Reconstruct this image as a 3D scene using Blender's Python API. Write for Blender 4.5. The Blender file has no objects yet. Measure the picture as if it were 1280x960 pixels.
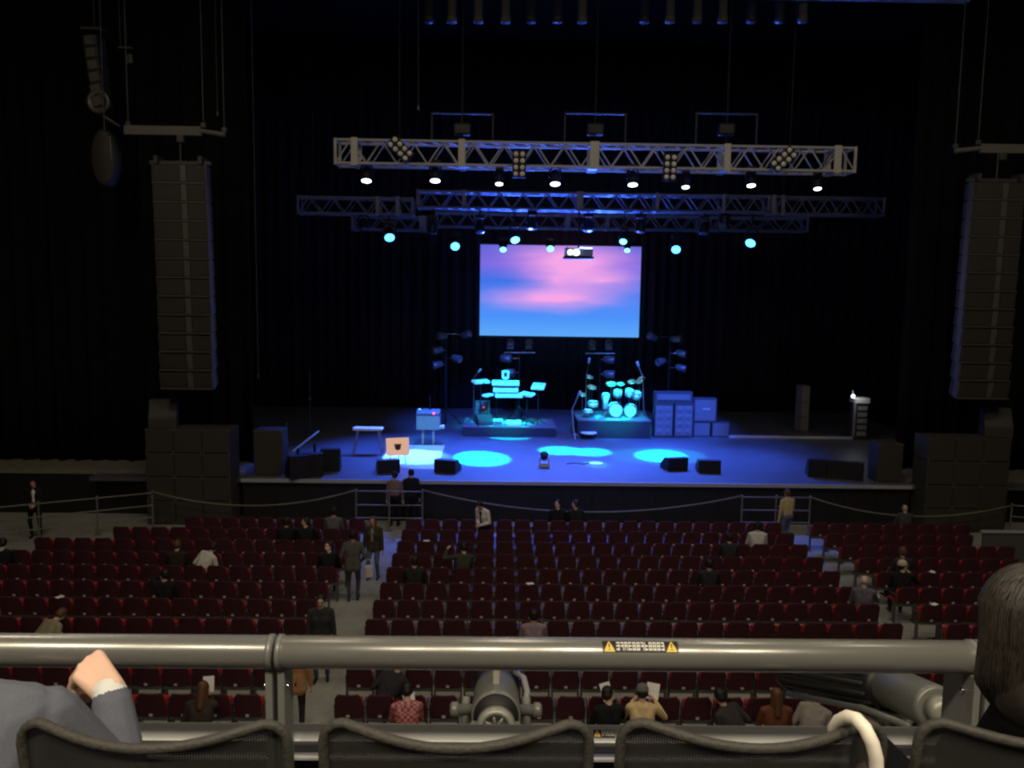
import bpy, bmesh, math, random
import numpy as np
from mathutils import Vector, Matrix, Quaternion, noise as mnoise
from math import sin, cos, pi, radians, sqrt

random.seed(7)
SC = bpy.context.scene
COL = SC.collection

# ------------------------------------------------------------------ camera
FPX, CAMZ = 1060.0, 7.2
_p, _y, _r = radians(6.4), radians(0.9), radians(0.81)
_f = Vector((sin(_y) * cos(_p), cos(_y) * cos(_p), -sin(_p)))
_right = Vector((cos(_y), -sin(_y), 0))
_up = _right.cross(_f)
_R = cos(_r) * _right + sin(_r) * _up
_U = -sin(_r) * _right + cos(_r) * _up
cam_data = bpy.data.cameras.new('camera')
cam = bpy.data.objects.new('camera', cam_data)
COL.objects.link(cam)
cam_data.sensor_fit = 'HORIZONTAL'
cam_data.sensor_width = 36.0
cam_data.lens = FPX * 36.0 / 1280.0
cam_data.clip_start, cam_data.clip_end = 0.05, 200
_m = Matrix((( _R.x, _U.x, -_f.x, 0), (_R.y, _U.y, -_f.y, 0), (_R.z, _U.z, -_f.z, CAMZ), (0, 0, 0, 1)))
cam.matrix_world = _m
SC.camera = cam

# ------------------------------------------------------------------ view, world, house lights
SC.view_settings.view_transform = 'Standard'
SC.view_settings.look = 'None'
SC.view_settings.gamma = 1.0
SC.view_settings.use_curve_mapping = False
SC.view_settings.exposure = 0.0
SC.cycles.use_denoising = True
SC.cycles.max_bounces = 5
SC.cycles.diffuse_bounces = 2
SC.cycles.glossy_bounces = 3
SC.cycles.transparent_max_bounces = 8
SC.cycles.sample_clamp_indirect = 2.0
SC.cycles.pixel_filter_type = 'BLACKMAN_HARRIS'
SC.cycles.filter_width = 2.6

world = bpy.data.worlds.new('hall_air')
SC.world = world
world.use_nodes = True
bg = world.node_tree.nodes['Background']
bg.inputs['Color'].default_value = (0.35, 0.38, 0.7, 1)
bg.inputs['Strength'].default_value = 0.004


def area_light(name, loc, target, power, size, colour, spread=pi):
    d = bpy.data.lights.new(name, 'AREA')
    d.shape = 'DISK'
    d.size = size
    d.energy = power
    d.color = colour
    d.spread = spread
    o = bpy.data.objects.new(name, d)
    COL.objects.link(o)
    o.location = loc
    v = Vector(target) - Vector(loc)
    o.rotation_euler = v.to_track_quat('-Z', 'Y').to_euler()
    return o


WARM = (1.0, 0.86, 0.66)
HOUSE = 125.0
for hx in (-10.0, -2.0, 6.0, 13.0):
    for hy in (8.0, 15.0):
        area_light('house_downlight', (hx, hy, 16.5), (hx, hy + 4.0, 0), HOUSE, 0.9, WARM, radians(165))
# downlights over the balcony the photograph is taken from
for hx in (-4.2, -2.1, 0.0, 2.1, 4.2):
    area_light('balcony_downlight', (hx, -1.0, 10.8), (hx * 0.8, 1.8, 6.0), 42.0, 0.5, WARM, radians(110))

# ------------------------------------------------------------------ pixel helpers (turn a photo pixel into a point in the hall)
def _ray(px, py):
    return _f + _R * ((px - 640) / FPX) - _U * ((py - 480) / FPX)


def AY(px, py, Y):
    d = _ray(px, py)
    return Vector((0, 0, CAMZ)) + d * (Y / d.y)


def AZ(px, py, z):
    d = _ray(px, py)
    return Vector((0, 0, CAMZ)) + d * ((z - CAMZ) / d.z)


ORD = ['first', 'second', 'third', 'fourth', 'fifth', 'sixth', 'seventh', 'eighth', 'ninth', 'tenth', 'eleventh', 'twelfth',
       'thirteenth', 'fourteenth', 'fifteenth', 'sixteenth', 'seventeenth', 'eighteenth', 'nineteenth', 'twentieth',
       'twenty-first', 'twenty-second', 'twenty-third', 'twenty-fourth']

# ------------------------------------------------------------------ materials
_MATS = {}


def mat(name, rgb, rough=0.6, metal=0.0, var=0.12, scale=14.0, spec=0.4, bump=0.0):
    if name in _MATS:
        return _MATS[name]
    m = bpy.data.materials.new(name)
    m.use_nodes = True
    nt = m.node_tree
    b = nt.nodes['Principled BSDF']
    b.inputs['Roughness'].default_value = rough
    b.inputs['Metallic'].default_value = metal
    b.inputs['Specular IOR Level'].default_value = spec
    tc = nt.nodes.new('ShaderNodeTexCoord')
    nz = nt.nodes.new('ShaderNodeTexNoise')
    nz.inputs['Scale'].default_value = scale
    nz.inputs['Detail'].default_value = 3
    nt.links.new(tc.outputs['Object'], nz.inputs['Vector'])
    mx = nt.nodes.new('ShaderNodeMix')
    mx.data_type = 'RGBA'
    lo = [max(0, c * (1 - var)) for c in rgb] + [1]
    hi = [min(1, c * (1 + var)) for c in rgb] + [1]
    mx.inputs[6].default_value = lo
    mx.inputs[7].default_value = hi
    nt.links.new(nz.outputs['Fac'], mx.inputs[0])
    nt.links.new(mx.outputs[2], b.inputs['Base Color'])
    if bump > 0:
        bp = nt.nodes.new('ShaderNodeBump')
        bp.inputs['Strength'].default_value = bump
        bp.inputs['Distance'].default_value = 0.01
        nt.links.new(nz.outputs['Fac'], bp.inputs['Height'])
        nt.links.new(bp.outputs['Normal'], b.inputs['Normal'])
    _MATS[name] = m
    return m


def glow(name, rgb, strength):
    if name in _MATS:
        return _MATS[name]
    m = bpy.data.materials.new(name)
    m.use_nodes = True
    nt = m.node_tree
    b = nt.nodes['Principled BSDF']
    b.inputs['Base Color'].default_value = (0.02, 0.02, 0.02, 1)
    b.inputs['Emission Color'].default_value = (*rgb, 1)
    b.inputs['Emission Strength'].default_value = strength
    _MATS[name] = m
    return m


BLACK = mat('black_paint', (0.012, 0.012, 0.013), 0.55)
BLACKM = mat('black_metal', (0.025, 0.025, 0.027), 0.4, 0.6)
CLOTH = mat('black_drape', (0.008, 0.008, 0.009), 0.95, 0, 0.3, 3.0, 0.1)
FLOORM = mat('hall_carpet', (0.30, 0.295, 0.26), 0.9, 0, 0.2, 6.0, 0.2)
STAGEM = mat('stage_deck', (0.10, 0.10, 0.11), 0.42, 0, 0.25, 1.6, 0.5)
ALU = mat('aluminium', (0.62, 0.62, 0.60), 0.35, 0.5, 0.08)
STEEL = mat('grey_steel', (0.10, 0.10, 0.09), 0.5, 0.5, 0.1)
RAILM = mat('painted_rail', (0.29, 0.29, 0.265), 0.27, 0.55, 0.05, 30)
POSTM = mat('painted_post', (0.22, 0.22, 0.205), 0.4, 0.3, 0.08)
MAROON = mat('maroon_fabric', (0.070, 0.021, 0.027), 0.85, 0, 0.25, 40, 0.2)
RED = mat('red_fabric', (0.42, 0.028, 0.034), 0.8, 0, 0.25, 40, 0.2)
SEATGREY = mat('seat_plastic', (0.085, 0.085, 0.075), 0.5)
PLATE = mat('number_plate_metal', (0.60, 0.60, 0.57), 0.4, 0.2)
WHITE = mat('white_paint', (0.80, 0.80, 0.80), 0.45, 0, 0.05)
PAPER = mat('white_paper', (0.85, 0.84, 0.80), 0.7, 0, 0.04)
GRILLE = mat('speaker_grille', (0.058, 0.053, 0.045), 0.6, 0.2, 0.35, 60)
CAB = mat('speaker_cabinet', (0.050, 0.046, 0.040), 0.6, 0, 0.2, 10)
CABEDGE = mat('speaker_hardware', (0.16, 0.15, 0.13), 0.45, 0.4)
TOLEX = mat('amp_tolex', (0.05, 0.05, 0.055), 0.6, 0, 0.2, 50)
AMPGRILL = mat('amp_cloth', (0.16, 0.16, 0.17), 0.7, 0, 0.3, 60)
CHROME = mat('chrome', (0.75, 0.75, 0.76), 0.15, 1.0, 0.03)
GOLD = mat('cymbal_bronze', (0.75, 0.58, 0.30), 0.25, 0.8, 0.1)
DRUMW = mat('drum_shell', (0.75, 0.75, 0.74), 0.3, 0.1, 0.06)
KEYW = mat('keyboard_shell', (0.72, 0.72, 0.70), 0.4, 0, 0.05)
SKIN = mat('skin', (0.62, 0.38, 0.27), 0.55, 0, 0.08, 20, 0.35)
SKIN2 = mat('skin_pale', (0.74, 0.50, 0.38), 0.55, 0, 0.08, 20, 0.35)
EYE = mat('eye_dark', (0.02, 0.015, 0.012), 0.3)
LIP = mat('lip', (0.42, 0.17, 0.14), 0.5)
HAIRB = mat('hair_black', (0.012, 0.010, 0.009), 0.5, 0, 0.3, 40)
HAIRBR = mat('hair_brown', (0.11, 0.050, 0.022), 0.5, 0, 0.3, 40)
HAIRG = mat('hair_grey', (0.32, 0.30, 0.27), 0.6, 0, 0.2, 40)
SHOE = mat('shoe_black', (0.015, 0.015, 0.015), 0.4)
LENSW = glow('lens_white', (0.90, 1.0, 0.97), 6.0)
LENSC = glow('lens_cyan', (0.10, 0.62, 1.0), 6.0)
LENSB = glow('lens_blue', (0.07, 0.42, 1.0), 5.0)
LENSD = mat('lens_glass', (0.10, 0.10, 0.12), 0.12, 0.2)


# ------------------------------------------------------------------ mesh builder
class MB:
    def __init__(self, origin=(0, 0, 0)):
        self.bm = bmesh.new()
        self.o = Vector(origin)
        self.mi = 0

    def _add(self, verts, faces, smooth=False):
        vs = [self.bm.verts.new(Vector(v) - self.o) for v in verts]
        for f in faces:
            try:
                fc = self.bm.faces.new([vs[i] for i in f])
                fc.smooth = smooth
                fc.material_index = self.mi
            except ValueError:
                pass
        return self

    def box(self, c, s, rot=None, bevel=0.0):
        c = Vector(c)
        hx, hy, hz = s[0] / 2, s[1] / 2, s[2] / 2
        M = rot.to_3x3() if rot is not None else Matrix.Identity(3)
        if bevel <= 0:
            vs = [(x, y, z) for x in (-hx, hx) for y in (-hy, hy) for z in (-hz, hz)]
            fs = [(0, 1, 3, 2), (4, 6, 7, 5), (0, 4, 5, 1), (2, 3, 7, 6), (0, 2, 6, 4), (1, 5, 7, 3)]
            return self._add([c + M @ Vector(v) for v in vs], fs)
        b = min(bevel, hx * .9, hy * .9, hz * .9)
        t = bmesh.new()
        bmesh.ops.create_cube(t, size=1.0)
        for v in t.verts:
            v.co = Vector((v.co.x * s[0], v.co.y * s[1], v.co.z * s[2]))
        bmesh.ops.bevel(t, geom=list(t.edges), offset=b, segments=2, profile=0.6, affect='EDGES')
        t.verts.index_update()
        vs = [c + M @ v.co for v in t.verts]
        fs = [[v.index for v in f.verts] for f in t.faces]
        t.free()
        return self._add(vs, fs)

    def cyl(self, p0, p1, r0, r1=None, n=12, caps=True):
        p0, p1 = Vector(p0), Vector(p1)
        r1 = r0 if r1 is None else r1
        d = (p1 - p0).normalized()
        a = d.orthogonal().normalized()
        b = d.cross(a)
        vs, fs = [], []
        for p, r in ((p0, r0), (p1, r1)):
            for i in range(n):
                t = 2 * pi * i / n
                vs.append(p + a * (r * cos(t)) + b * (r * sin(t)))
        for i in range(n):
            j = (i + 1) % n
            fs.append((i, j, n + j, n + i))
        self._add(vs, fs, True)
        if caps:
            self._add(vs[:n], [tuple(reversed(range(n)))])
            self._add(vs[n:], [tuple(range(n))])
        return self

    def tube(self, pts, r, n=8, caps=True):
        pts = [Vector(p) for p in pts]
        rs = r if isinstance(r, (list, tuple)) else [r] * len(pts)
        vs, fs = [], []
        prev = None
        for i, p in enumerate(pts):
            d = (pts[min(i + 1, len(pts) - 1)] - pts[max(i - 1, 0)]).normalized()
            if prev is None:
                a = d.orthogonal().normalized()
            else:
                a = (prev - d * prev.dot(d)).normalized()
            prev = a
            b = d.cross(a)
            for k in range(n):
                t = 2 * pi * k / n
                vs.append(p + a * (rs[i] * cos(t)) + b * (rs[i] * sin(t)))
        for i in range(len(pts) - 1):
            for k in range(n):
                j = (k + 1) % n
                fs.append((i * n + k, i * n + j, (i + 1) * n + j, (i + 1) * n + k))
        if caps:
            fs.append(tuple(reversed(range(n))))
            fs.append(tuple(range((len(pts) - 1) * n, len(pts) * n)))
        return self._add(vs, fs, True)

    def ell(self, c, r, rot=None, sub=2):
        t = bmesh.new()
        bmesh.ops.create_icosphere(t, subdivisions=sub, radius=1.0)
        M = rot.to_3x3() if rot is not None else Matrix.Identity(3)
        r = r if hasattr(r, '__len__') else (r, r, r)
        t.verts.index_update()
        vs = [Vector(c) + M @ Vector((v.co.x * r[0], v.co.y * r[1], v.co.z * r[2])) for v in t.verts]
        fs = [[v.index for v in f.verts] for f in t.faces]
        t.free()
        return self._add(vs, fs, True)

    def capsule(self, p0, p1, r0, r1, sub=2):
        t = bmesh.new()
        for p, r in ((p0, r0), (p1, r1)):
            q = bmesh.ops.create_icosphere(t, subdivisions=sub, radius=r, matrix=Matrix.Translation(Vector(p)))
        res = bmesh.ops.convex_hull(t, input=list(t.verts))
        bad = [g for g in res.get('geom_interior', []) if isinstance(g, bmesh.types.BMVert)]
        if bad:
            bmesh.ops.delete(t, geom=bad, context='VERTS')
        t.verts.index_update()
        vs = [v.co.copy() for v in t.verts]
        fs = [[v.index for v in f.verts] for f in t.faces]
        t.free()
        return self._add(vs, fs, True)

    def lathe(self, c, axis, prof, n=20):
        """prof: list of (distance along axis, radius)"""
        c, d = Vector(c), Vector(axis).normalized()
        a = d.orthogonal().normalized()
        b = d.cross(a)
        vs, fs = [], []
        for h, r in prof:
            for i in range(n):
                t = 2 * pi * i / n
                vs.append(c + d * h + a * (r * cos(t)) + b * (r * sin(t)))
        for k in range(len(prof) - 1):
            for i in range(n):
                j = (i + 1) % n
                fs.append((k * n + i, k * n + j, (k + 1) * n + j, (k + 1) * n + i))
        fs.append(tuple(reversed(range(n))))
        fs.append(tuple(range((len(prof) - 1) * n, len(prof) * n)))
        return self._add(vs, fs, True)

    def quad(self, a, b, c, d):
        return self._add([a, b, c, d], [(0, 1, 2, 3)])

    def mesh(self, name, mats):
        bmesh.ops.recalc_face_normals(self.bm, faces=list(self.bm.faces))
        me = bpy.data.meshes.new(name)
        self.bm.to_mesh(me)
        self.bm.free()
        for m in (mats if isinstance(mats, (list, tuple)) else [mats]):
            me.materials.append(m)
        return me

    def build(self, name, mats, parent=None, label=None):
        o = bpy.data.objects.new(name, self.mesh(name, mats))
        COL.objects.link(o)
        if parent is not None:
            o.parent = parent
        else:
            o.location = self.o
        if label:
            o['label'] = label
        return o


def tag(o, label, cat, group=None, kind=None):
    o['label'] = label
    o['category'] = cat
    if group:
        o['group'] = group
    if kind:
        o['kind'] = kind
    return o


def thing(name, label, cat, loc, group=None, rz=0.0):
    o = bpy.data.objects.new(name, None)
    o.empty_display_size = 0.1
    COL.objects.link(o)
    o.location = loc
    o.rotation_euler = (0, 0, rz)
    return tag(o, label, cat, group)


def struct(o):
    o['kind'] = 'structure'
    return o


def copy_tree(o, parent=None):
    c = o.copy()
    COL.objects.link(c)
    if parent is not None:
        c.parent = parent
    for ch in list(o.children):
        copy_tree(ch, c)
    return c


def rotm(ax, ang):
    return Matrix.Rotation(ang, 3, ax)


def frame_to(d, up=(0, 0, 1)):
    """3x3 whose +y axis is d"""
    d = Vector(d).normalized()
    x = d.cross(Vector(up))
    if x.length < 1e-4:
        x = Vector((1, 0, 0))
    x.normalize()
    z = x.cross(d)
    return Matrix((x, d, z)).transposed()


# ------------------------------------------------------------------ the hall: structure
SZ = 1.3                      # stage height
FRONT = 25.65                 # stage front edge
struct(MB().box((2, 13, -0.1), (56, 66, 0.2)).build('floor', FLOORM))
struct(MB().box((2, 45.6, 9), (56, 0.3, 20)).build('wall_back', BLACK))
struct(MB().box((-25.2, 16, 9), (0.3, 60, 20)).build('wall_left', BLACK))
struct(MB().box((29.2, 16, 9), (0.3, 60, 20)).build('wall_right', BLACK))
struct(MB().box((2, 16, 19.1), (56, 60, 0.3)).build('ceiling', BLACK))
m = MB()
m.box((2.5, (FRONT + 44) / 2, SZ - 0.06), (30, 44 - FRONT, 0.12))
stage = struct(m.build('floor_stage_deck', STAGEM))
m = MB()
m.box((2.5, FRONT + 0.15, (SZ - 0.12) / 2), (20.7, 0.1, SZ - 0.12))
for i in range(22):
    m.box((-7.8 + i * 0.98, FRONT + 0.09, (SZ - 0.12) / 2), (0.05, 0.05, SZ - 0.14))
struct(m.build('wall_stage_front', BLACK))
struct(MB().box((2.5, FRONT - 0.005, SZ - 0.05), (20.75, 0.05, 0.11)).build('trim_1', mat('stage_lip', (0.45, 0.45, 0.46), 0.45, 0.2)))
# low platforms beyond each end of the stage
for nm, x0, x1 in (('floor_left_platform', -24, -7.95), ('floor_right_platform', 13.0, 28.5)):
    m = MB()
    m.box(((x0 + x1) / 2, 27.2, 1.32), (x1 - x0, 1.9, 0.12))
    o = struct(m.build(nm, mat('platform_top', (0.22, 0.20, 0.16), 0.8, 0, 0.3, 4)))
    struct(MB().box(((x0 + x1) / 2, 26.3, 0.63), (x1 - x0, 0.1, 1.26)).build('wall_left_platform' if x0 < 0 else 'wall_right_platform', BLACK))


def curtain(name, x0, x1, Y, z0, z1, label, pitch=0.55, amp=0.12, depthdir=None):
    m = MB((x0, Y, z0))
    n = int((x1 - x0) / pitch * 10)
    vs, fs = [], []
    rows = 6
    for j in range(rows):
        z = z0 + (z1 - z0) * j / (rows - 1)
        for i in range(n + 1):
            x = x0 + (x1 - x0) * i / n
            ph = x / pitch * 2 * pi + 1.3 * sin(x * 0.9)
            a = amp * (0.75 + 0.25 * sin(x * 1.7 + 1)) * (1.0 - 0.25 * j / (rows - 1))
            vs.append((x, Y + a * sin(ph) + 0.35 * a * sin(2.3 * ph + j * 0.2), z))
    for j in range(rows - 1):
        for i in range(n):
            a = j * (n + 1) + i
            fs.append((a, a + 1, a + n + 2, a + n + 1))
    m._add(vs, fs, True)
    k = len(vs)
    o = m.build(name, CLOTH if name != 'stage_curtain' else mat('backdrop_cloth', (0.016, 0.016, 0.020), 0.95, 0, 0.3, 3.0, 0.1))
    sm = o.modifiers.new('thick', 'SOLIDIFY')
    sm.thickness = 0.01
    tag(o, label, 'curtain')
    return o


curtain('stage_curtain', -13, 20, 41.5, SZ + 0.01, 18.5, 'wide black pleated backdrop curtain across the rear of the stage behind the screen')
curtain('side_curtain', -24.5, -8.05, 27.75, SZ + 0.085, 18.5, 'black pleated curtain covering the wall left of the stage', 0.62, 0.16)
curtain('side_curtain', 13.3, 28.5, 27.75, SZ + 0.09, 18.5, 'black pleated curtain covering the wall right of the stage', 0.62, 0.16)

# ------------------------------------------------------------------ balcony the camera sits on
BF = 5.35
struct(MB().box((0, 0.3, BF - 0.1), (14, 5.0, 0.2)).build('floor_balcony', mat('balcony_carpet', (0.05, 0.045, 0.06), 0.9)))
LZ = AY(640, 906, 2.51).z
m = MB()
m.box((0, 2.62, 5.24), (14, 0.08, 0.92))
struct(m.build('wall_balcony_front', mat('parapet_panel', (0.045, 0.045, 0.05), 0.5)))
m = MB()
LA, LB = Vector((0, 2.475, AY(640, 929, 2.475).z)), Vector((0, 2.53, AY(640, 906, 2.53).z))
m.box((LA + LB) / 2 + Vector((0, .008, -.008)), (14, (LB - LA).length, .022), Matrix.Rotation(math.atan2(LB.z - LA.z, LB.y - LA.y), 3, 'X'), .004)
ledge = tag(m.build('parapet_ledge', mat('ledge_paint', (0.42, 0.43, 0.41), 0.4, 0.1, 0.06)), 'flat grey metal ledge along the balcony front below the round handrail', 'ledge')
m = MB()
m.box((0, 2.53, AY(640, 947, 2.53).z), (14, 0.03, 0.008))
struct(m.build('trim_2', ALU))

# handrail : round tube in two lengths with flat posts
def RY(px, py):
    return AY(px, py, 2.3)


rail_z = RY(640, 817).z
RR = 0.046
rail = thing('handrail', 'thick round grey handrail tube on flat posts along the balcony edge', 'handrail', (0, 2.3, rail_z))
jx = RY(345, 815).x
for x0, x1 in ((-6.0, jx - 0.006), (jx + 0.006, RY(1216, 820).x), (RY(1224, 820).x, 6.5)):
    m = MB(rail.location)
    m.lathe((x0, 2.3, rail_z), (1, 0, 0), [(0, RR * .9), (0.004, RR), (x1 - x0 - 0.004, RR), (x1 - x0, RR * .9)], 40)
    m.build('tube', RAILM, rail)
for px in (345, 1220):
    xx = RY(px, 815).x
    for s in (-1, 1):
        m = MB(rail.location)
        m.box((xx + s * 0.017, 2.33, (rail_z + BF) / 2 - 0.02), (0.020, 0.10 if px == 345 else 0.16, rail_z - BF - .04), None, 0.003)
        m.lathe((xx + s * 0.013 - 0.007, 2.3, rail_z), (1, 0, 0), [(0, RR + .003), (0.014, RR + .003)], 32)
        p = m.build('post', POSTM, rail)
        b = MB(rail.location)
        for dz in (0.10, 0.32):
            b.lathe((xx + s * 0.027, 2.30, rail_z - dz), (s, 0, 0), [(0, 0.009), (0.006, 0.009), (0.008, 0.006)], 12)
        b.build('bolt', CHROME, p)


def sticker(px0, px1, py0, py1, Y, zoff, label, loc_name, nchar, two, parent_surface):
    """black warning strip wrapped on the rail: triangles and a row of pale characters"""
    a, b = AY(px0, (py0 + py1) / 2, Y), AY(px1, (py0 + py1) / 2, Y)
    h = abs(AY(px0, py0, Y).z - AY(px0, py1, Y).z)
    w = b.x - a.x
    t = thing('warning_sticker', label, 'sticker', ((a.x + b.x) / 2, 0, 0))
    if parent_surface == 'rail':
        cy, cz, r = 2.3, rail_z, RR + 0.0008
        th0 = radians(52)

        def P(u, v, lift=0.0):            # u 0..1 across, v 0..1 up
            th = th0 - (h * 1.18) / r * (0.5 - v)
            return Vector((a.x + u * w, cy - (r + lift) * cos(th), cz + (r + lift) * sin(th)))
    else:
        ln = Vector((0, -(LB.z - LA.z), LB.y - LA.y)).normalized()
        def P(u, v, lift=0.0):
            q = LA.lerp(LB, .30 + .42 * v) + ln * (.0042 + lift)
            return Vector((a.x + u * w, q.y, q.z))
    t.location = P(0.5, 0.5)
    o = t.location

    def patch(m, u0, u1, v0, v1, lift, n=6):
        vs, fs = [], []
        for j in range(n + 1):
            for i in (0, 1):
                vs.append(P(u0 + (u1 - u0) * i, v0 + (v1 - v0) * j / n, lift))
        for j in range(n):
            fs.append((2 * j, 2 * j + 1, 2 * j + 3, 2 * j + 2))
        m._add(vs, fs)
    m = MB(o)
    patch(m, 0, 1, 0, 1, 0.0)
    m.build('backing', mat('sticker_black', (0.015, 0.015, 0.013), 0.5), t)
    yel = mat('warning_yellow', (0.85, 0.60, 0.10), 0.5)
    tw = h / w * 1.05
    for u0 in ([0.015, 0.985 - tw] if two else [0.015]):
        m = MB(o)
        for q in range(8):
            va, vb = .06 + .9 * q / 8, .06 + .9 * (q + 1) / 8
            ha, hb = tw / 2 * (1 - q / 8), tw / 2 * (1 - (q + 1) / 8)
            cc = u0 + tw / 2
            m._add([P(cc - ha, va, .0008), P(cc + ha, va, .0008), P(cc + hb, vb, .0008), P(cc - hb, vb, .0008)], [(0, 1, 2, 3)])
        tri = m.build('warning_triangle', yel, t)
        m = MB(o)
        c = u0 + tw / 2
        m._add([P(c - tw * .05, 0.38, .0016), P(c + tw * .05, 0.38, .0016), P(c + tw * .06, 0.70, .0016), P(c - tw * .06, 0.70, .0016)], [(0, 1, 2, 3)])
        m._add([P(c - tw * .05, 0.18, .0016), P(c + tw * .05, 0.18, .0016), P(c + tw * .05, 0.28, .0016), P(c - tw * .05, 0.28, .0016)], [(0, 1, 2, 3)])
        m.build('exclamation_mark', mat('sticker_black', (0, 0, 0)), tri)
    m = MB(o)
    u = 0.015 + tw * 1.1
    end = (0.985 - tw * 1.1) if two else 0.98
    cw = (end - u) / nchar
    rnd = random.Random(5)
    for k in range(nchar):            # blocky characters, too blurred in the photo to read
        x = u + k * cw
        for v in (0.18, 0.46, 0.74):
            if rnd.random() < 0.9:
                patch(m, x + .08 * cw, x + .86 * cw, v, v + 0.12, .0008, 2)
        for q in (0.12, 0.68):
            if rnd.random() < 0.8:
                patch(m, x + q * cw, x + (q + .16) * cw, 0.15, 0.88, .0008, 2)
    m.build('lettering', mat('sticker_white', (0.85, 0.82, 0.74), 0.6), t)


sticker(753, 848, 803, 816, 2.27, 0, 'long black warning strip with pale lettering and two yellow triangles on the handrail', '', 12, True, 'rail')
sticker(744, 771, 909, 917, 2.46, 0, 'short warning strip with one yellow triangle on the ledge between two mesh chairs', '', 6, False, 'ledge')

# ------------------------------------------------------------------ mesh chairs of the balcony's front row
mesh_m = bpy.data.materials.new('chair_mesh')
mesh_m.use_nodes = True
nt = mesh_m.node_tree
b = nt.nodes['Principled BSDF']
b.inputs['Base Color'].default_value = (0.022, 0.021, 0.018, 1)
b.inputs['Roughness'].default_value = 0.7
tc = nt.nodes.new('ShaderNodeTexCoord')
wv1 = nt.nodes.new('ShaderNodeTexWave')
wv1.bands_direction = 'X'
wv1.inputs['Scale'].default_value = 70
wv2 = nt.nodes.new('ShaderNodeTexWave')
wv2.bands_direction = 'Z'
wv2.inputs['Scale'].default_value = 70
mxx = nt.nodes.new('ShaderNodeMath')
mxx.operation = 'MULTIPLY'
nt.links.new(tc.outputs['Object'], wv1.inputs['Vector'])
nt.links.new(tc.outputs['Object'], wv2.inputs['Vector'])
nt.links.new(wv1.outputs['Fac'], mxx.inputs[0])
nt.links.new(wv2.outputs['Fac'], mxx.inputs[1])
gr = nt.nodes.new('ShaderNodeMath')
gr.operation = 'MULTIPLY'
gr.inputs[1].default_value = 0.22
nt.links.new(mxx.outputs[0], gr.inputs[0])
tr = nt.nodes.new('ShaderNodeBsdfTransparent')
ms = nt.nodes.new('ShaderNodeMixShader')
nt.links.new(gr.outputs[0], ms.inputs[0])
nt.links.new(b.outputs[0], ms.inputs[1])
nt.links.new(tr.outputs[0], ms.inputs[2])
nt.links.new(ms.outputs[0], nt.nodes['Material Output'].inputs[0])
FRAMEM = mat('chair_frame', (0.052, 0.049, 0.040), 0.6, 0, 0.35, 90, 0.35, 0.3)
CHY = 1.47


def mesh_chair(px0, px1, label):
    cx = (AY(px0, 915, CHY).x + AY(px1, 915, CHY).x) / 2
    w = AY(px1, 915, CHY).x - AY(px0, 915, CHY).x
    ztop = AY((px0 + px1) / 2, 896, CHY).z + 0.002
    t = thing('mesh_chair', label, 'chair', (cx, CHY, BF), 'mesh chairs of the balcony front row')
    hw = w / 2 - 0.015
    T = ztop - BF - 0.016

    H2, RC, BUL, DIP = 0.44, 0.042, 0.046, 0.022

    def edge(x):          # x along the top rail -> local point of the frame
        ax_ = abs(x)
        if ax_ <= hw - RC:
            q = max(0.0, 1 - (x / (hw - RC)) ** 2) ** 1.12
            return Vector((x, -BUL * q, T - DIP * q))
        q = min(1.0, (ax_ - (hw - RC)) / RC)
        return Vector((x, .010 * q, T - RC * (1 - sqrt(max(0, 1 - q * q)))))
    pts = [Vector((-hw + .03, 0.06, T - H2)), Vector((-hw + .002, 0.035, T - 0.25)), Vector((-hw, 0.018, T - 0.10))]
    arc = [edge(-(hw - RC) - RC * sin(a)) for a in (radians(d) for d in (90, 70, 50, 30, 12))]
    top = [edge((hw - RC) * (-1 + 2 * i / 20)) for i in range(21)]
    left = pts + arc
    loop = left + top + [Vector((-p.x, p.y, p.z)) for p in reversed(left)]
    m = MB()
    m.tube(loop, 0.0098, 12)
    m.build('back_frame', FRAMEM, t)
    m = MB()
    n, rows = 40, 10
    vs, fs = [], []
    for j in range(rows + 1):
        v = j / rows
        for i in range(n + 1):
            x = (hw - .002) * sin(pi / 2 * (-1 + 2 * i / n))
            tp = edge(x)
            q = 1 - (x / hw) ** 2
            vs.append((x * (1 - .06 * v), tp.y * (1 - v) + (.06 - .05 * q) * v, tp.z * (1 - v) + (T - H2 + .01) * v))
    for j in range(rows):
        for i in range(n):
            a = j * (n + 1) + i
            fs.append((a, a + 1, a + n + 2, a + n + 1))
    m._add(vs, fs, True)
    m.build('back_mesh', mesh_m, t)
    # seat, arms, legs (mostly below the picture)
    m = MB()
    m.box((0, 0.32, 0.44), (w * 0.86, 0.46, 0.07), None, 0.03)
    m.build('seat', FRAMEM, t)
    for sx in (-1, 1):
        for sy in (0.12, 0.50):
            m = MB()
            m.tube([(sx * hw * .82, sy, 0.42), (sx * hw * .88, sy + (0.02 if sy > .3 else -.02), 0.0)], 0.014, 8)
            m.build('leg', BLACKM, t)
    m = MB()
    for sx in (-1, 1):
        m.tube([(sx * (hw - .03), 0.06, T - H2), (sx * (hw - .04), 0.13, 0.40)], 0.014, 8)
    m.build('back_support', BLACKM, t)
    return t


mesh_chair(12, 368, 'black mesh chair back in front of the seated person in the grey jacket')
mesh_chair(392, 748, 'black mesh chair back between the two others, below the domed stage lamp')
mesh_chair(767, 1117, 'black mesh chair back with a white hooked handle over its corner')
mesh_chair(1142, 1500, 'black mesh chair behind the dark haired person at the right edge')

mesh_chair(-366, -8, 'black mesh chair under the person in the grey jacket, just outside the left picture edge')

# white crook handle hooked over the third chair
def U3(px, py, Y):
    return AY(px, py, Y)


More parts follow.
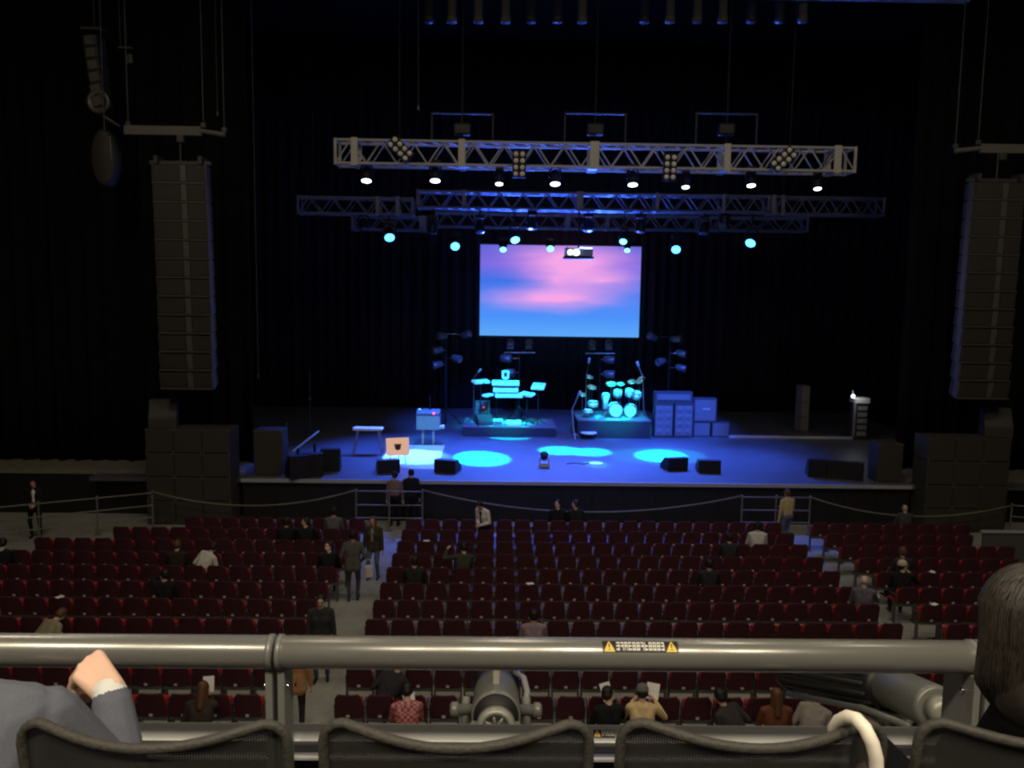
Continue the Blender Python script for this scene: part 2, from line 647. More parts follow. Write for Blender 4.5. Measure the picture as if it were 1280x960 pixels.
um = thing('hooked_umbrella', 'white crook handle of an umbrella hooked over the corner of a mesh chair', 'umbrella', U3(1068, 905, 1.44))
m = MB(um.location)
m.tube([U3(1043, 922, 1.50), U3(1043, 910, 1.49), U3(1049, 901, 1.475), U3(1060, 896, 1.455), U3(1071, 899, 1.43), U3(1081, 910, 1.41),
        U3(1090, 928, 1.40), U3(1095, 947, 1.40), U3(1096, 975, 1.40), U3(1096, 1010, 1.40)], 0.0125, 14)
m.build('handle', mat('ivory_plastic', (0.90, 0.84, 0.70), 0.4, 0, 0.03), um)
m = MB(um.location)
pa = U3(1096, 1010, 1.40)
m.lathe(pa, (0, 0, -1), [(0, .012), (.02, .03), (.3, .035), (.52, .008)], 14)
m.build('canopy', mat('umbrella_cloth', (0.6, 0.58, 0.52), 0.7), um)

# ------------------------------------------------------------------ people
HANDS = {}


class Fig:
    """collects tapered capsules / ellipsoids, fuses them into one continuous skin, each face keeps the garment it lies on"""

    def __init__(self):
        self.pr = []
        self.mb = MB()

    def cap(self, p0, p1, r0, r1, m):
        self.pr.append(('c', Vector(p0), Vector(p1), r0, r1, m))
        self.mb.capsule(p0, p1, r0, r1, 2)

    def ell(self, c, r, m, rot=None):
        R = rot if rot is not None else Matrix.Identity(3)
        self.pr.append(('e', Vector(c), R, r, None, m))
        self.mb.ell(c, r, R, 2)

    def fuse(self, name, mats, voxel, smooth=2):
        names = list(mats)
        me = self.mb.mesh('tmp', [mats[n] for n in names][:1])
        o = bpy.data.objects.new('tmp', me)
        COL.objects.link(o)
        rm = o.modifiers.new('r', 'REMESH')
        rm.mode = 'VOXEL'
        rm.voxel_size = voxel
        rm.use_smooth_shade = True
        s = o.modifiers.new('s', 'SMOOTH')
        s.factor = 0.5
        s.iterations = smooth
        dg = bpy.context.evaluated_depsgraph_get()
        ev = o.evaluated_get(dg)
        out = bpy.data.meshes.new_from_object(ev)
        out.name = name
        bpy.data.objects.remove(o)
        n = len(out.polygons)
        C = np.empty(n * 3)
        out.polygons.foreach_get('center', C)
        C = C.reshape(-1, 3)
        best = np.full(n, 1e9)
        idx = np.zeros(n, dtype=np.int32)
        for p in self.pr:
            if p[0] == 'c':
                a, bb = np.array(p[1]), np.array(p[2])
                ab = bb - a
                L = max(ab @ ab, 1e-9)
                t = np.clip(((C - a) @ ab) / L, 0, 1)
                d = np.linalg.norm(C - a - t[:, None] * ab, axis=1) - (p[3] + (p[4] - p[3]) * t)
            else:
                R = np.array(p[2])
                q = (C - np.array(p[1])) @ R
                r = np.array(p[3])
                k = np.linalg.norm(q / r, axis=1)
                k1 = np.maximum(np.linalg.norm(q / (r * r), axis=1), 1e-6)
                d = k * (k - 1) / k1
            w = d < best
            best[w] = d[w]
            idx[w] = names.index(p[5])
        out.materials.clear()
        for nme in names:
            out.materials.append(mats[nme])
        out.polygons.foreach_set('material_index', idx)
        out.polygons.foreach_set('use_smooth', np.ones(n, dtype=bool))
        return out


def ik(a, c, l1, l2, hint):
    a, c = Vector(a), Vector(c)
    d = c - a
    D = min(d.length, (l1 + l2) * 0.999)
    dn = d.normalized()
    x = (l1 * l1 - l2 * l2 + D * D) / (2 * D)
    h = sqrt(max(l1 * l1 - x * x, 0))
    hv = Vector(hint) - dn * Vector(hint).dot(dn)
    hv.normalize()
    return a + dn * x + hv * h, a + dn * D


def add_hand(F, wrist, d, palm_n, side, s, curl, m='skin'):
    """palm, four bent fingers and a thumb. d: direction of the hand, palm_n: way the palm faces"""
    d = Vector(d).normalized()
    pn = Vector(palm_n)
    pn = (pn - d * pn.dot(d)).normalized()
    lat = d.cross(pn) * side                      # towards the thumb
    F.cap(wrist, wrist + d * .03 * s, .026 * s, .030 * s, m)
    kn = []
    for i, (o, fw) in enumerate(((.030, .090), (.010, .096), (-.011, .091), (-.031, .080))):
        k = wrist + d * fw * s + lat * o * s
        kn.append(k)
        F.cap(wrist + d * .03 * s + lat * o * .6 * s, k, .017 * s, .0125 * s, m)
    for i, (k, L) in enumerate(zip(kn, (.070, .078, .072, .056))):
        a = 0.25 + curl * .9
        p = k
        dd = d
        for seg, fr in enumerate((.45, .32, .23)):
            ang = curl * (0.7, 1.1, .8)[seg] + (0.06 * i if seg == 0 else 0)
            ax = d.cross(pn)
            dd = Quaternion(ax, ang) @ dd
            q = p + dd * L * fr * s
            F.cap(p, q, (.0100, .0092, .0085)[seg] * s, (.0092, .0085, .0074)[seg] * s, m)
            p = q
    t0 = wrist + d * .028 * s + lat * .024 * s
    t1 = t0 + (d * .6 + lat * .8 + pn * .25).normalized() * .042 * s
    t2 = t1 + (d * .85 + lat * .25 + pn * (.3 + .4 * curl)).normalized() * .030 * s
    F.cap(t0, t1, .015 * s, .0115 * s, m)
    F.cap(t1, t2, .0112 * s, .0088 * s, m)


def person(label, loc, yaw, pose='sit', s=1.0, top=(0.05, 0.05, 0.055), bottom=(0.02, 0.02, 0.025), hair='black', skin=SKIN,
           lean=0.06, side=0.0, head_pitch=0.1, head_yaw=0.0, R=None, L=None, coat=False, long_hair=False, bald=False, hat=None,
           collar=None, mask=None, shirt=None, ankles=None, hip=None, voxel=0.0115, name='person', twist=0.0, curl=0.7, tmat=None, bag=None,
           group=None):
    """loc: floor point under the hips; yaw 0 faces the stage (+y)"""
    F = Fig()
    sitting = pose == 'sit'
    hz = (0.565 if sitting else 0.91) * s
    hipc = Vector(hip) * s if hip else Vector((0, 0, hz))
    u = Vector((sin(side), sin(lean) * cos(side), cos(lean) * cos(side))).normalized()
    ax = Vector((cos(twist), sin(twist), 0))
    ax = (ax - u * ax.dot(u)).normalized()
    fwd = u.cross(ax)
    chest = hipc + u * .30 * s
    neck = hipc + u * .50 * s
    shc = hipc + u * .455 * s
    T, B = 'top', 'bottom'
    # pelvis and trunk
    F.cap(hipc - ax * .075 * s, hipc + ax * .075 * s, .112 * s, .112 * s, B)
    for sx in (-1, 1):
        F.cap(hipc + u * .10 * s + ax * sx * .055 * s, chest + ax * sx * .075 * s + fwd * .01 * s, .108 * s, .118 * s, T)
        F.cap(chest + ax * sx * .075 * s, shc + ax * sx * .135 * s - u * .01 * s, .110 * s, .070 * s, T)
        F.cap(neck - u * .01 * s, shc + ax * sx * .13 * s, .058 * s, .062 * s, T)
        F.cap(chest - u * .06 * s + ax * sx * .02 * s, shc - u * .015 * s + ax * sx * .04 * s, .108 * s, .088 * s, T)
        if coat:
            F.cap(hipc + u * .10 * s + ax * sx * .06 * s, hipc - u * .10 * s * (0.4 if sitting else 1) + ax * sx * .075 * s, .12 * s, .125 * s, T)
    # shirt front showing in the opening of the jacket
    if shirt:
        F.cap(hipc + u * .15 * s + fwd * .085 * s, hipc + u * .42 * s + fwd * .062 * s, .045 * s, .055 * s, 'shirt')
    # neck and head
    hd = (Quaternion(ax, -head_pitch) @ (u * .6 + Vector((0, 0, .8)).normalized() * .4)).normalized()
    F.cap(neck, neck + hd * .075 * s, .054 * s, .050 * s, 'skin')
    if collar:
        F.cap(neck - u * .005 * s, neck + hd * .03 * s, .064 * s, .062 * s, 'collar')
    hc = neck + hd * .155 * s
    hf = Quaternion(hd, head_yaw) @ (fwd - hd * fwd.dot(hd)).normalized()
    hx = hf.cross(hd).normalized()
    HM = Matrix((hx, hf, hd)).transposed()
    F.ell(hc + hd * .022 * s, (.076 * s, .094 * s, .094 * s), 'skin', HM)
    F.ell(hc - hd * .035 * s + hf * .020 * s, (.060 * s, .070 * s, .078 * s), 'skin', HM)
    F.cap(hc + hf * .088 * s + hd * .014 * s, hc + hf * .106 * s - hd * .018 * s, .010 * s, .014 * s, 'skin')
    for sx in (-1, 1):
        F.ell(hc + hx * sx * .077 * s - hf * .004 * s, (.012 * s, .020 * s, .032 * s), 'skin', HM)
        F.ell(hc + hx * sx * .031 * s + hf * .083 * s + hd * .014 * s, (.014 * s, .009 * s, .008 * s), 'eye', HM)
        F.ell(hc + hx * sx * .031 * s + hf * .087 * s + hd * .036 * s, (.020 * s, .008 * s, .007 * s), 'eye', HM)
    if mask:
        F.ell(hc - hd * .045 * s + hf * .045 * s, (.055 * s, .056 * s, .044 * s), 'mask', HM)
    else:
        F.ell(hc + hf * .084 * s - hd * .048 * s, (.023 * s, .010 * s, .008 * s), 'lip', HM)
    # arms
    hands = {}
    for sx, tgt in ((1, R), (-1, L)):
        sh = shc + ax * sx * .185 * s - u * .015 * s
        if tgt is None:
            tgt = (sx * .13, .34, .70) if sitting else (sx * .26, .05, .80)
        tg = Vector(tgt) * s
        el, wr = ik(sh, tg, .29 * s, .255 * s, Vector((sx * .5, -.6, -.6)))
        F.cap(sh, el, .062 * s, .050 * s, T)
        F.cap(el, wr - (wr - el).normalized() * .015 * s, .050 * s, .038 * s, T)
        add_hand(F, wr, (wr - el), Vector((-sx * .8, .1, -.5)), sx, s, curl)
        hands[sx] = Vector(loc) + Matrix.Rotation(yaw, 3, 'Z') @ (wr + (wr - el).normalized() * .10 * s)
    # legs
    for sx in (-1, 1):
        hj = hipc + Vector((sx * .09 * s, 0, -.02 * s))
        an = Vector(ankles[(sx + 1) // 2]) * s if ankles else (Vector((sx * .11, .44, .085)) * s if sitting else Vector((sx * .10, -.01 + .03 * sx, .085)) * s)
        kn, an = ik(hj, an, .43 * s, .41 * s, Vector((sx * .15, 1, .35 if sitting else 0)))
        F.cap(hj, kn, .088 * s, .060 * s, B)
        F.cap(kn, an + Vector((0, 0, .02 * s)), .059 * s, .044 * s, B)
        F.cap(an + Vector((0, -.03, -.045)) * s, an + Vector((sx * .02, .15, -.052)) * s, .037 * s, .030 * s, 'shoe')
    key = str(top) if tmat is None else tmat.name
    mats = {'top': tmat or mat('cloth_' + str(top), top, 0.85, 0, 0.2, 12, 0.2), 'bottom': mat('cloth_' + str(bottom), bottom, 0.85, 0, 0.2, 12, 0.2),
            'skin': skin, 'eye': EYE, 'lip': LIP, 'shoe': SHOE}
    if shirt:
        mats['shirt'] = mat('cloth_' + str(shirt), shirt, 0.8)
    if collar:
        mats['collar'] = mat('cloth_' + str(collar), collar, 0.8)
    if mask:
        mats['mask'] = mat('cloth_mask', (0.8, 0.8, 0.8), 0.8)
    me = F.fuse('person', mats, voxel)
    o = bpy.data.objects.new(name, me)
    COL.objects.link(o)
    o.location = loc
    o.rotation_euler = (0, 0, yaw)
    tag(o, label, 'person', group)
    HANDS[label] = hands
    # hair (or a knitted hat) as its own mesh
    H = Fig()
    hm = {'black': HAIRB, 'brown': HAIRBR, 'grey': HAIRG}[hair]
    if not bald:
        H.ell(hc + hd * .040 * s - hf * .016 * s, (.087 * s, .097 * s, .094 * s), 'h', HM)
        H.ell(hc - hd * .005 * s - hf * .034 * s, (.084 * s, .078 * s, .088 * s), 'h', HM)
        for sx in (-1, 1):
            H.cap(hc + hx * sx * .066 * s + hd * .035 * s + hf * .02 * s, hc + hx * sx * .074 * s - hf * .03 * s - hd * .03 * s, .022 * s, .020 * s, 'h')
        if long_hair:
            bk = neck - fwd * .07 * s
            H.cap(hc - hf * .045 * s, bk - u * .10 * s, .072 * s, .060 * s, 'h')
            for sx in (-1, 1):
                H.cap(hc + hx * sx * .06 * s - hf * .02 * s, neck + ax * sx * .06 * s - fwd * .03 * s - u * .08 * s, .036 * s, .034 * s, 'h')
        hob = bpy.data.objects.new('hair', H.fuse('hair', {'h': hm}, voxel, 1))
        COL.objects.link(hob)
        hob.parent = o
    else:
        H.ell(hc - hd * .012 * s - hf * .030 * s, (.083 * s, .074 * s, .050 * s), 'h', HM)
        hob = bpy.data.objects.new('hair', H.fuse('hair', {'h': hm}, voxel, 1))
        COL.objects.link(hob)
        hob.parent = o
    if hat:
        H = Fig()
        H.ell(hc + hd * .050 * s - hf * .012 * s, (.098 * s, .112 * s, .096 * s), 'h', HM)
        H.ell(hc + hd * .022 * s - hf * .012 * s, (.103 * s, .116 * s, .030 * s), 'h', HM)
        hob = bpy.data.objects.new('hat', H.fuse('hat', {'h': mat('cloth_' + str(hat), hat, 0.9, 0, 0.3, 60)}, voxel, 1))
        COL.objects.link(hob)
        hob.parent = o
    return o


# seat grid of the hall floor -------------------------------------------------
ROW0, ROWP, NROWS, SP = 22.9, 1.02, 12, 0.50
BLOCKS = {'left': (-3.62 - 0.25, -1), 'centre': (-2.55 + 0.25, 1), 'right': (8.75 + 0.25, 1)}     # first seat centre, step direction
NCENTRE = 21


def row_y(k):
    return ROW0 - ROWP * k


def seat_x(block, i):
    x0, dr = BLOCKS[block]
    return x0 + dr * SP * i


OCC = {}


def seat_near(px, py, z=1.22, k=None):
    """nearest seat to the one whose sitter's head shows at this pixel"""
    if k is None:
        p = AZ(px, py, z)
        k = round((ROW0 + 0.12 - p.y) / ROWP)
    k = max(0, min(NROWS - 1, k))
    p = AY(px, py, row_y(k) + 0.12)
    best = None
    for bl in BLOCKS:
        for i in range(NCENTRE if bl == 'centre' else 22):
            x = seat_x(bl, i)
            if (bl, k, i) in OCC:
                continue
            if best is None or abs(x - p.x) < best[0]:
                best = (abs(x - p.x), bl, i, x)
    OCC[(best[1], k, best[2])] = True
    return Vector((best[3], row_y(k) + 0.27, 0)), best[1], k, best[2]


DK = (0.014, 0.014, 0.016)
DG = (0.045, 0.045, 0.042)


def sit(px, py, label, yaw=0.0, k=None, **kw):
    loc = seat_near(px, py, k=k)[0]
    return person(label, loc, yaw, 'sit', **kw)


def stand(px, py, label, yaw=0.0, h=1.70, **kw):
    """standing person whose head top shows at this pixel"""
    loc = AZ(px, py, h)
    loc.z = 0
    return person(label, loc, yaw, 'stand', s=h / 1.70, **kw)


# left walkway
stand(42, 597, 'man in a dark suit and white shirt standing on the walkway by the left railing', pi + 0.25, 1.72, top=DK, bottom=DK, shirt=(0.75, 0.75, 0.75),
      R=(.07, .24, .96), L=(-.07, .24, .98), head_pitch=0.25, coat=True)
sit(7, 676, 'person in dark clothes with a pale collar seated at the left picture edge', 0.1, top=DK, collar=(0.5, 0.5, 0.48), head_pitch=0.3)
sit(214, 686, 'brown haired person in dark clothes seated beside the one bent over in white', 0.2, hair='brown', top=(0.03, 0.022, 0.018), head_pitch=0.3)
sit(238, 684, 'person in a white top seated bent forward beside a brown haired neighbour', -0.4, top=(0.62, 0.60, 0.54), lean=0.5, side=0.25, head_pitch=0.4, R=(.22, .42, .60))
sit(212, 718, 'person in black seated with a hand to a lit cheek in the left block', 0.0, top=DK, head_yaw=0.9, skin=SKIN2, L=(-.12, .17, 1.12), head_pitch=0.15)
sit(47, 757, 'person in a beige fluffy jacket bent forward low above the handrail', -0.5, top=(0.30, 0.25, 0.15), lean=0.75, head_pitch=0.5, hair='brown')
sit(362, 652, 'person all in black seated left of a pale faced neighbour near the stage', 0.1, top=DK)
sit(380, 652, 'person in black with a pale face turned sideways, beside another in black', 0.2, top=DK, head_yaw=1.6, skin=SKIN2, R=(.2, .38, .82))
sit(415, 633, 'person in a grey jacket seen from behind in the front rows left of the aisle', 0.0, top=(0.12, 0.12, 0.125), k=1)
sit(408, 679, 'person in black with a white mask looking back beside the left aisle', 0.2, top=DK, head_yaw=2.2, mask=True, skin=SKIN2)
stand(441, 663, 'person in a grey quilted jacket and dark trousers standing in the left aisle, back turned', 0.1, 1.66, top=(0.10, 0.095, 0.09), bottom=(0.055, 0.055, 0.05), coat=True,
      R=(.20, .16, .92), L=(-.25, .10, .86))
wm = stand(467, 644, 'long haired woman in an olive jacket and jeans facing back up the left aisle', pi - 0.2, 1.62, top=(0.055, 0.045, 0.028), bottom=(0.10, 0.12, 0.16),
           hair='brown', long_hair=True, shirt=(0.25, 0.24, 0.22), coat=True, skin=SKIN, head_pitch=0.1)
# person among the legs of the aisle behind the handrail
stand(401, 741, 'person in a charcoal coat and blue jeans standing in the left aisle facing the camera', pi + 0.1, 1.66, top=(0.04, 0.04, 0.04), bottom=(0.06, 0.11, 0.18), coat=True, head_pitch=0.15)
person('person in a tan coat standing under the handrail next to the left post', (-3.2, 13.0, 0), 0.3, 'stand', s=0.98, top=(0.40, 0.20, 0.09), bottom=(0.03, 0.025, 0.02), coat=True, hair='brown', lean=0.12)
# staff between fence and stage
stand(514, 586, 'staff member in black standing between the left fence and the stage', 0.3, 1.76, top=DK, bottom=DK, head_yaw=0.5)
stand(493, 589, 'person in a pale pink top standing behind the left fence beside staff in black', -0.2, 1.70, top=(0.22, 0.14, 0.13), bottom=DK, skin=SKIN2)
# centre block
stand(606, 622, 'person in a black vest over a white shirt standing in the front row', pi - 0.7, 1.66, top=(0.70, 0.70, 0.70), bottom=DK, shirt=DK, R=(.02, .26, 1.02), L=(-.10, .28, 1.0), lean=0.2, head_pitch=0.6)
sit(690, 632, 'dark haired person with a pale face, left of the pair under the rope', 0.0, top=DK, head_yaw=2.3, skin=SKIN2, k=0)
sit(712, 632, 'dark haired person in black, right hand one of the front row pair under the rope', 0.1, top=(0.02, 0.02, 0.024), head_yaw=1.4, k=0)
sit(530, 709, 'person in an olive top seated alone above the left end of the centre block', 0.0, top=(0.022, 0.024, 0.018))
sit(580, 688, 'person in a dark green jacket seated leaning, holding a pale object near the face', 0.3, top=(0.05, 0.055, 0.045), L=(-.28, .30, 1.12), side=0.1, head_pitch=0.35)
sit(683, 772, 'person in a pale pink grey top seated just above the handrail', 0.0, top=(0.30, 0.22, 0.24))
stand(986, 611, 'person with a cream backpack and jeans standing at the top of the right aisle', 0.4, 1.70, top=(0.50, 0.42, 0.20), bottom=(0.13, 0.15, 0.19), hair='brown', coat=False, R=(.10, .28, 1.1))
sit(943, 662, 'black haired person in a white top seated left of the right aisle', -0.1, top=(0.62, 0.62, 0.62), bottom=DG)
sit(925, 668, 'person in dark grey seated beside the one in a white top', 0.0, top=(0.03, 0.032, 0.035))
sit(888, 702, 'person in a dark hooded top seated alone in the right half of the centre block', 0.0, top=(0.025, 0.027, 0.030))
# right block
sit(1132, 630, 'person with a lit face turned back in the front row below the right speaker stack', 0.0, top=(0.06, 0.06, 0.065), head_yaw=2.7, skin=SKIN2, k=0)
sit(1100, 710, 'person with a pale hat and pale face beside a brown haired neighbour', -0.2, top=DK, head_yaw=-1.3, skin=SKIN2, hat=(0.55, 0.45, 0.36), R=(.25, .36, .95))
sit(1129, 697, 'person with light brown hair and a dark coat seated beside the pale hat', 0.15, top=(0.035, 0.038, 0.036), hair='brown')
sit(1072, 739, 'balding person in a grey mauve shirt seated at the edge of the right aisle', -0.35, top=(0.13, 0.12, 0.15), bald=True, hair='grey', skin=SKIN2, R=(.25, .44, .75))
# seen under the handrail
sit(243, 850, 'brown haired person with a white sheet held up, seen below the left handrail', 0.0, hair='brown', long_hair=True, top=(0.05, 0.035, 0.03), lean=0.35, R=(.06, .36, 1.02), k=11)
sit(466, 842, 'person in a dark jacket with a red shirt bending sideways below the handrail', -0.2, top=(0.03, 0.028, 0.035), bottom=(0.40, 0.02, 0.025), lean=0.6, side=0.3, k=10)
CHK = bpy.data.materials.new('red_check')
CHK.use_nodes = True
_nt = CHK.node_tree
_tc = _nt.nodes.new('ShaderNodeTexCoord')
_ck = _nt.nodes.new('ShaderNodeTexChecker')
_ck.inputs['Scale'].default_value = 22
_ck.inputs['Color1'].default_value = (0.36, 0.04, 0.05, 1)
_ck.inputs['Color2'].default_value = (0.50, 0.27, 0.25, 1)
_nt.links.new(_tc.outputs['Object'], _ck.inputs['Vector'])
_nt.links.new(_ck.outputs['Color'], _nt.nodes['Principled BSDF'].inputs['Base Color'])
sit(516, 848, 'person in a red checked shirt reading, seen below the handrail', 0.1, tmat=CHK, bottom=DK, head_pitch=0.5, lean=0.25, R=(.08, .40, .86), L=(-.10, .40, .86), k=11)
sit(757, 858, 'person in black with a lit cheek seated beside the yellow coat', 0.1, top=DK, head_yaw=-1.0, skin=SKIN2, head_pitch=0.35, R=(.14, .40, .92))
sit(796, 848, 'person in a grey beanie and pale yellow coat reading white papers', -0.1, top=(0.75, 0.58, 0.30), hat=(0.16, 0.16, 0.15), lean=0.25, head_pitch=0.3, R=(.22, .40, .95), L=(-.12, .38, .95), k=11)
sit(945, 855, 'person in a dark jacket bending over to the left below the right handrail', 0.5, top=(0.045, 0.04, 0.04), bottom=(0.13, 0.135, 0.12), lean=0.65, side=-0.2, k=11)
sit(985, 855, 'person with long chestnut hair seen from behind below the right handrail', 0.0, hair='brown', long_hair=True, top=(0.16, 0.06, 0.03), k=11)
sit(1028, 866, 'person in a pale grey jacket leaning forward beside the long stage spotlight', -0.3, top=(0.30, 0.28, 0.24), lean=0.4, side=0.2, k=11)

# papers and bags held or lying about
def paper(px, py, Y, w, h, rx, rz, label, m=PAPER, name='leaflet', cat='leaflet', group=None):
    c = AY(px, py, Y)
    mb = MB(c)
    Rm = (Matrix.Rotation(rz, 3, 'Z') @ Matrix.Rotation(rx, 3, 'X'))
    mb.box(c, (w, h, 0.004), Rm)
    return tag(mb.build(name, m), label, cat, group)


def held(key, side, w, h, rx, rz, label):
    c = [v for k2, v in HANDS.items() if key in k2][0][side]
    mb = MB(c)
    Rm = Matrix.Rotation(rz, 3, 'Z') @ Matrix.Rotation(rx, 3, 'X')
    mb.box(c + Rm @ Vector((0, h * .3, .0)), (w, h, .004), Rm)
    tag(mb.build('leaflet', PAPER), label, 'leaflet')


held('white sheet held up', 1, .16, .23, 1.2, .2, 'white sheet held up by the brown haired person under the left handrail')
held('beside the yellow coat', 1, .19, .27, 1.0, .5, 'open white programme held in front of the black clad reader')
held('grey beanie', 1, .20, .24, 1.0, -.4, 'white paper held up beside the grey beanie')
held('red checked shirt', 1, .18, .14, .7, .2, 'white paper in the hands of the person in the red checked shirt')
held('balding person', 1, .24, .14, .3, -.1, 'white sheet held out by the balding person at the right aisle')
BAGM = mat('white_bag_cloth', (0.6, 0.6, 0.6), 0.8)
bp = AZ(462, 744, 0)
m = MB((bp.x, bp.y, 0.45))
m.box((bp.x, bp.y - .12, 0.62), (0.20, 0.09, 0.30), None, 0.03)
m.tube([(bp.x - .07, bp.y - .12, .76), (bp.x - .05, bp.y - .12, .90), (bp.x + .05, bp.y - .12, .90), (bp.x + .07, bp.y - .12, .76)], .012, 6)
tag(m.build('shoulder_bag', BAGM), 'pale shoulder bag hanging at the hip of the long haired woman', 'bag')

# ------------------------------------------------------------------ the two people in the balcony's front row
def grey_man():
    """torso leaning out to the left of the picture; right hand hangs from a raised forearm beside the handrail"""
    F = Fig()
    P = lambda px, py, Y: AY(px, py, Y)
    shR = P(58, 890, 1.76)
    shL = P(-215, 905, 1.62)
    mid = (shR + shL) / 2
    hipc = Vector((AY(-187, 915, CHY).x + .04, CHY + .24, BF + 0.585))
    ax = (shR - shL).normalized()
    neck = mid + Vector((0.0, .06, .03))
    for t in (-1, 1):
        F.cap(hipc + ax * .07 * t, hipc + ax * .075 * t + Vector((0, 0, .02)), .115, .115, 'bottom')
        F.cap(hipc + ax * .07 * t + Vector((0, 0, .12)), mid + ax * .085 * t - Vector((0, .0, .12)), .118, .125, 'top')
        F.cap(mid + ax * .085 * t - Vector((0, 0, .12)), mid + ax * .14 * t - Vector((0, 0, .02)), .12, .085, 'top')
        F.cap(mid + ax * .02 * t + Vector((0, .02, .0)), mid + ax * .155 * t + Vector((0, 0, -.008)), .075, .070, 'top')
    hd = Vector((-.45, .62, .42)).normalized()
    F.cap(neck, neck + hd * .09, .056, .052, 'skin')
    F.cap(neck - hd * .01, neck + hd * .03, .066, .062, 'cuff')
    hc = neck + hd * .17
    hf = Vector((.1, .8, -.6))
    hf = (hf - hd * hf.dot(hd)).normalized()
    hx = hf.cross(hd).normalized()
    HM = Matrix((hx, hf, hd)).transposed()
    F.ell(hc + hd * .02, (.076, .094, .094), 'skin', HM)
    F.ell(hc - hd * .035 + hf * .02, (.06, .07, .078), 'skin', HM)
    F.cap(hc + hf * .088 + hd * .014, hc + hf * .106 - hd * .018, .010, .014, 'skin')
    for t in (-1, 1):
        F.ell(hc + hx * t * .077, (.012, .02, .032), 'skin', HM)
        F.ell(hc + hx * t * .031 + hf * .085 + hd * .014, (.014, .009, .008), 'eye', HM)
    F.ell(hc + hf * .084 - hd * .048, (.023, .01, .008), 'lip', HM)
    # right arm
    el = P(158, 990, 1.88)
    wr = P(136, 863, 1.97)
    F.cap(shR + Vector((.0, .01, -.015)), el, .066, .060, 'top')
    F.cap(el, P(140.5, 879, 1.957), .060, .047, 'top')
    F.cap(P(139, 872, 1.962), P(138, 867, 1.966), .0415, .0395, 'cuff')
    F.cap(P(139, 874, 1.962), wr, .033, .031, 'skin')
    # left arm rests forward
    elL = shL + Vector((-.05, .18, -.24))
    F.cap(shL, elL, .066, .055, 'top')
    wl = elL + Vector((.14, .22, .03))
    F.cap(elL, wl, .055, .042, 'top')
    add_hand(F, wl, Vector((.6, .7, -.1)), Vector((0, 0, -1)), -1, 1.0, 0.4)
    # right hand: back of the hand up, bent over to the left, fingers hanging
    kn0 = P(120, 822, 2.0)
    d = (P(112, 829, 2.02) - wr).normalized()
    knk = [P(123, 819, 2.045), P(112, 826, 2.025), P(103, 835, 2.005), P(98, 846, 1.985)]
    for i, k in enumerate(knk):
        o = Vector((0.012, 0, 0.008)) * (1.5 - i)
        F.cap(wr + o * .8, k, .024, .0155, 'skin')
    tips = [[(108, 836, 2.075), (104, 850, 2.065), (106, 860, 2.055)], [(99, 841, 2.055), (97, 857, 2.045), (101, 869, 2.035)],
            [(92, 849, 2.03), (92, 864, 2.02), (97, 876, 2.01)], [(90, 858, 2.005), (91, 870, 2.0), (96, 880, 1.99)]]
    for k, seq in zip(knk, tips):
        p = k
        for j, q in enumerate(seq):
            q = P(*q)
            F.cap(p, q, (.0135, .0122, .0112)[j], (.0122, .0112, .009)[j], 'skin')
            p = q
    t0, t1, t2 = P(133, 852, 2.0), P(118, 862, 2.03), P(109, 874, 2.04)
    F.cap(t0, t1, .018, .0135, 'skin')
    F.cap(t1, t2, .013, .010, 'skin')
    # legs
    for t in (-1, 1):
        hj = hipc + ax * .09 * t
        kn = hj + Vector((.03 * t, .41, .02))
        an = Vector((kn.x, kn.y + .03, BF + .09))
        F.cap(hj, kn, .09, .065, 'bottom')
        F.cap(kn, an, .062, .046, 'bottom')
        F.cap(an + Vector((0, -.03, -.05)), an + Vector((0, .13, -.055)), .038, .03, 'shoe')
    suit = mat('grey_wool', (0.125, 0.135, 0.165), 0.9, 0, 0.16, 160, 0.2)
    mats = {'top': suit, 'bottom': suit, 'skin': mat('skin_fair', (0.80, 0.52, 0.38), 0.5, 0, 0.05, 30, 0.35), 'eye': EYE, 'lip': LIP, 'shoe': SHOE,
            'cuff': mat('shirt_white', (0.72, 0.74, 0.70), 0.7)}
    o = bpy.data.objects.new('person', F.fuse('person', mats, 0.0055, 3))
    COL.objects.link(o)
    tag(o, 'person in a grey jacket with white cuff leaning forward below the left handrail', 'person')
    H = Fig()
    H.ell(hc + hd * .040 - hf * .016, (.087, .097, .094), 'h', HM)
    H.ell(hc - hd * .005 - hf * .034, (.084, .078, .088), 'h', HM)
    h = bpy.data.objects.new('hair', H.fuse('hair', {'h': HAIRB}, 0.006, 1))
    COL.objects.link(h)
    h.parent = o


grey_man()


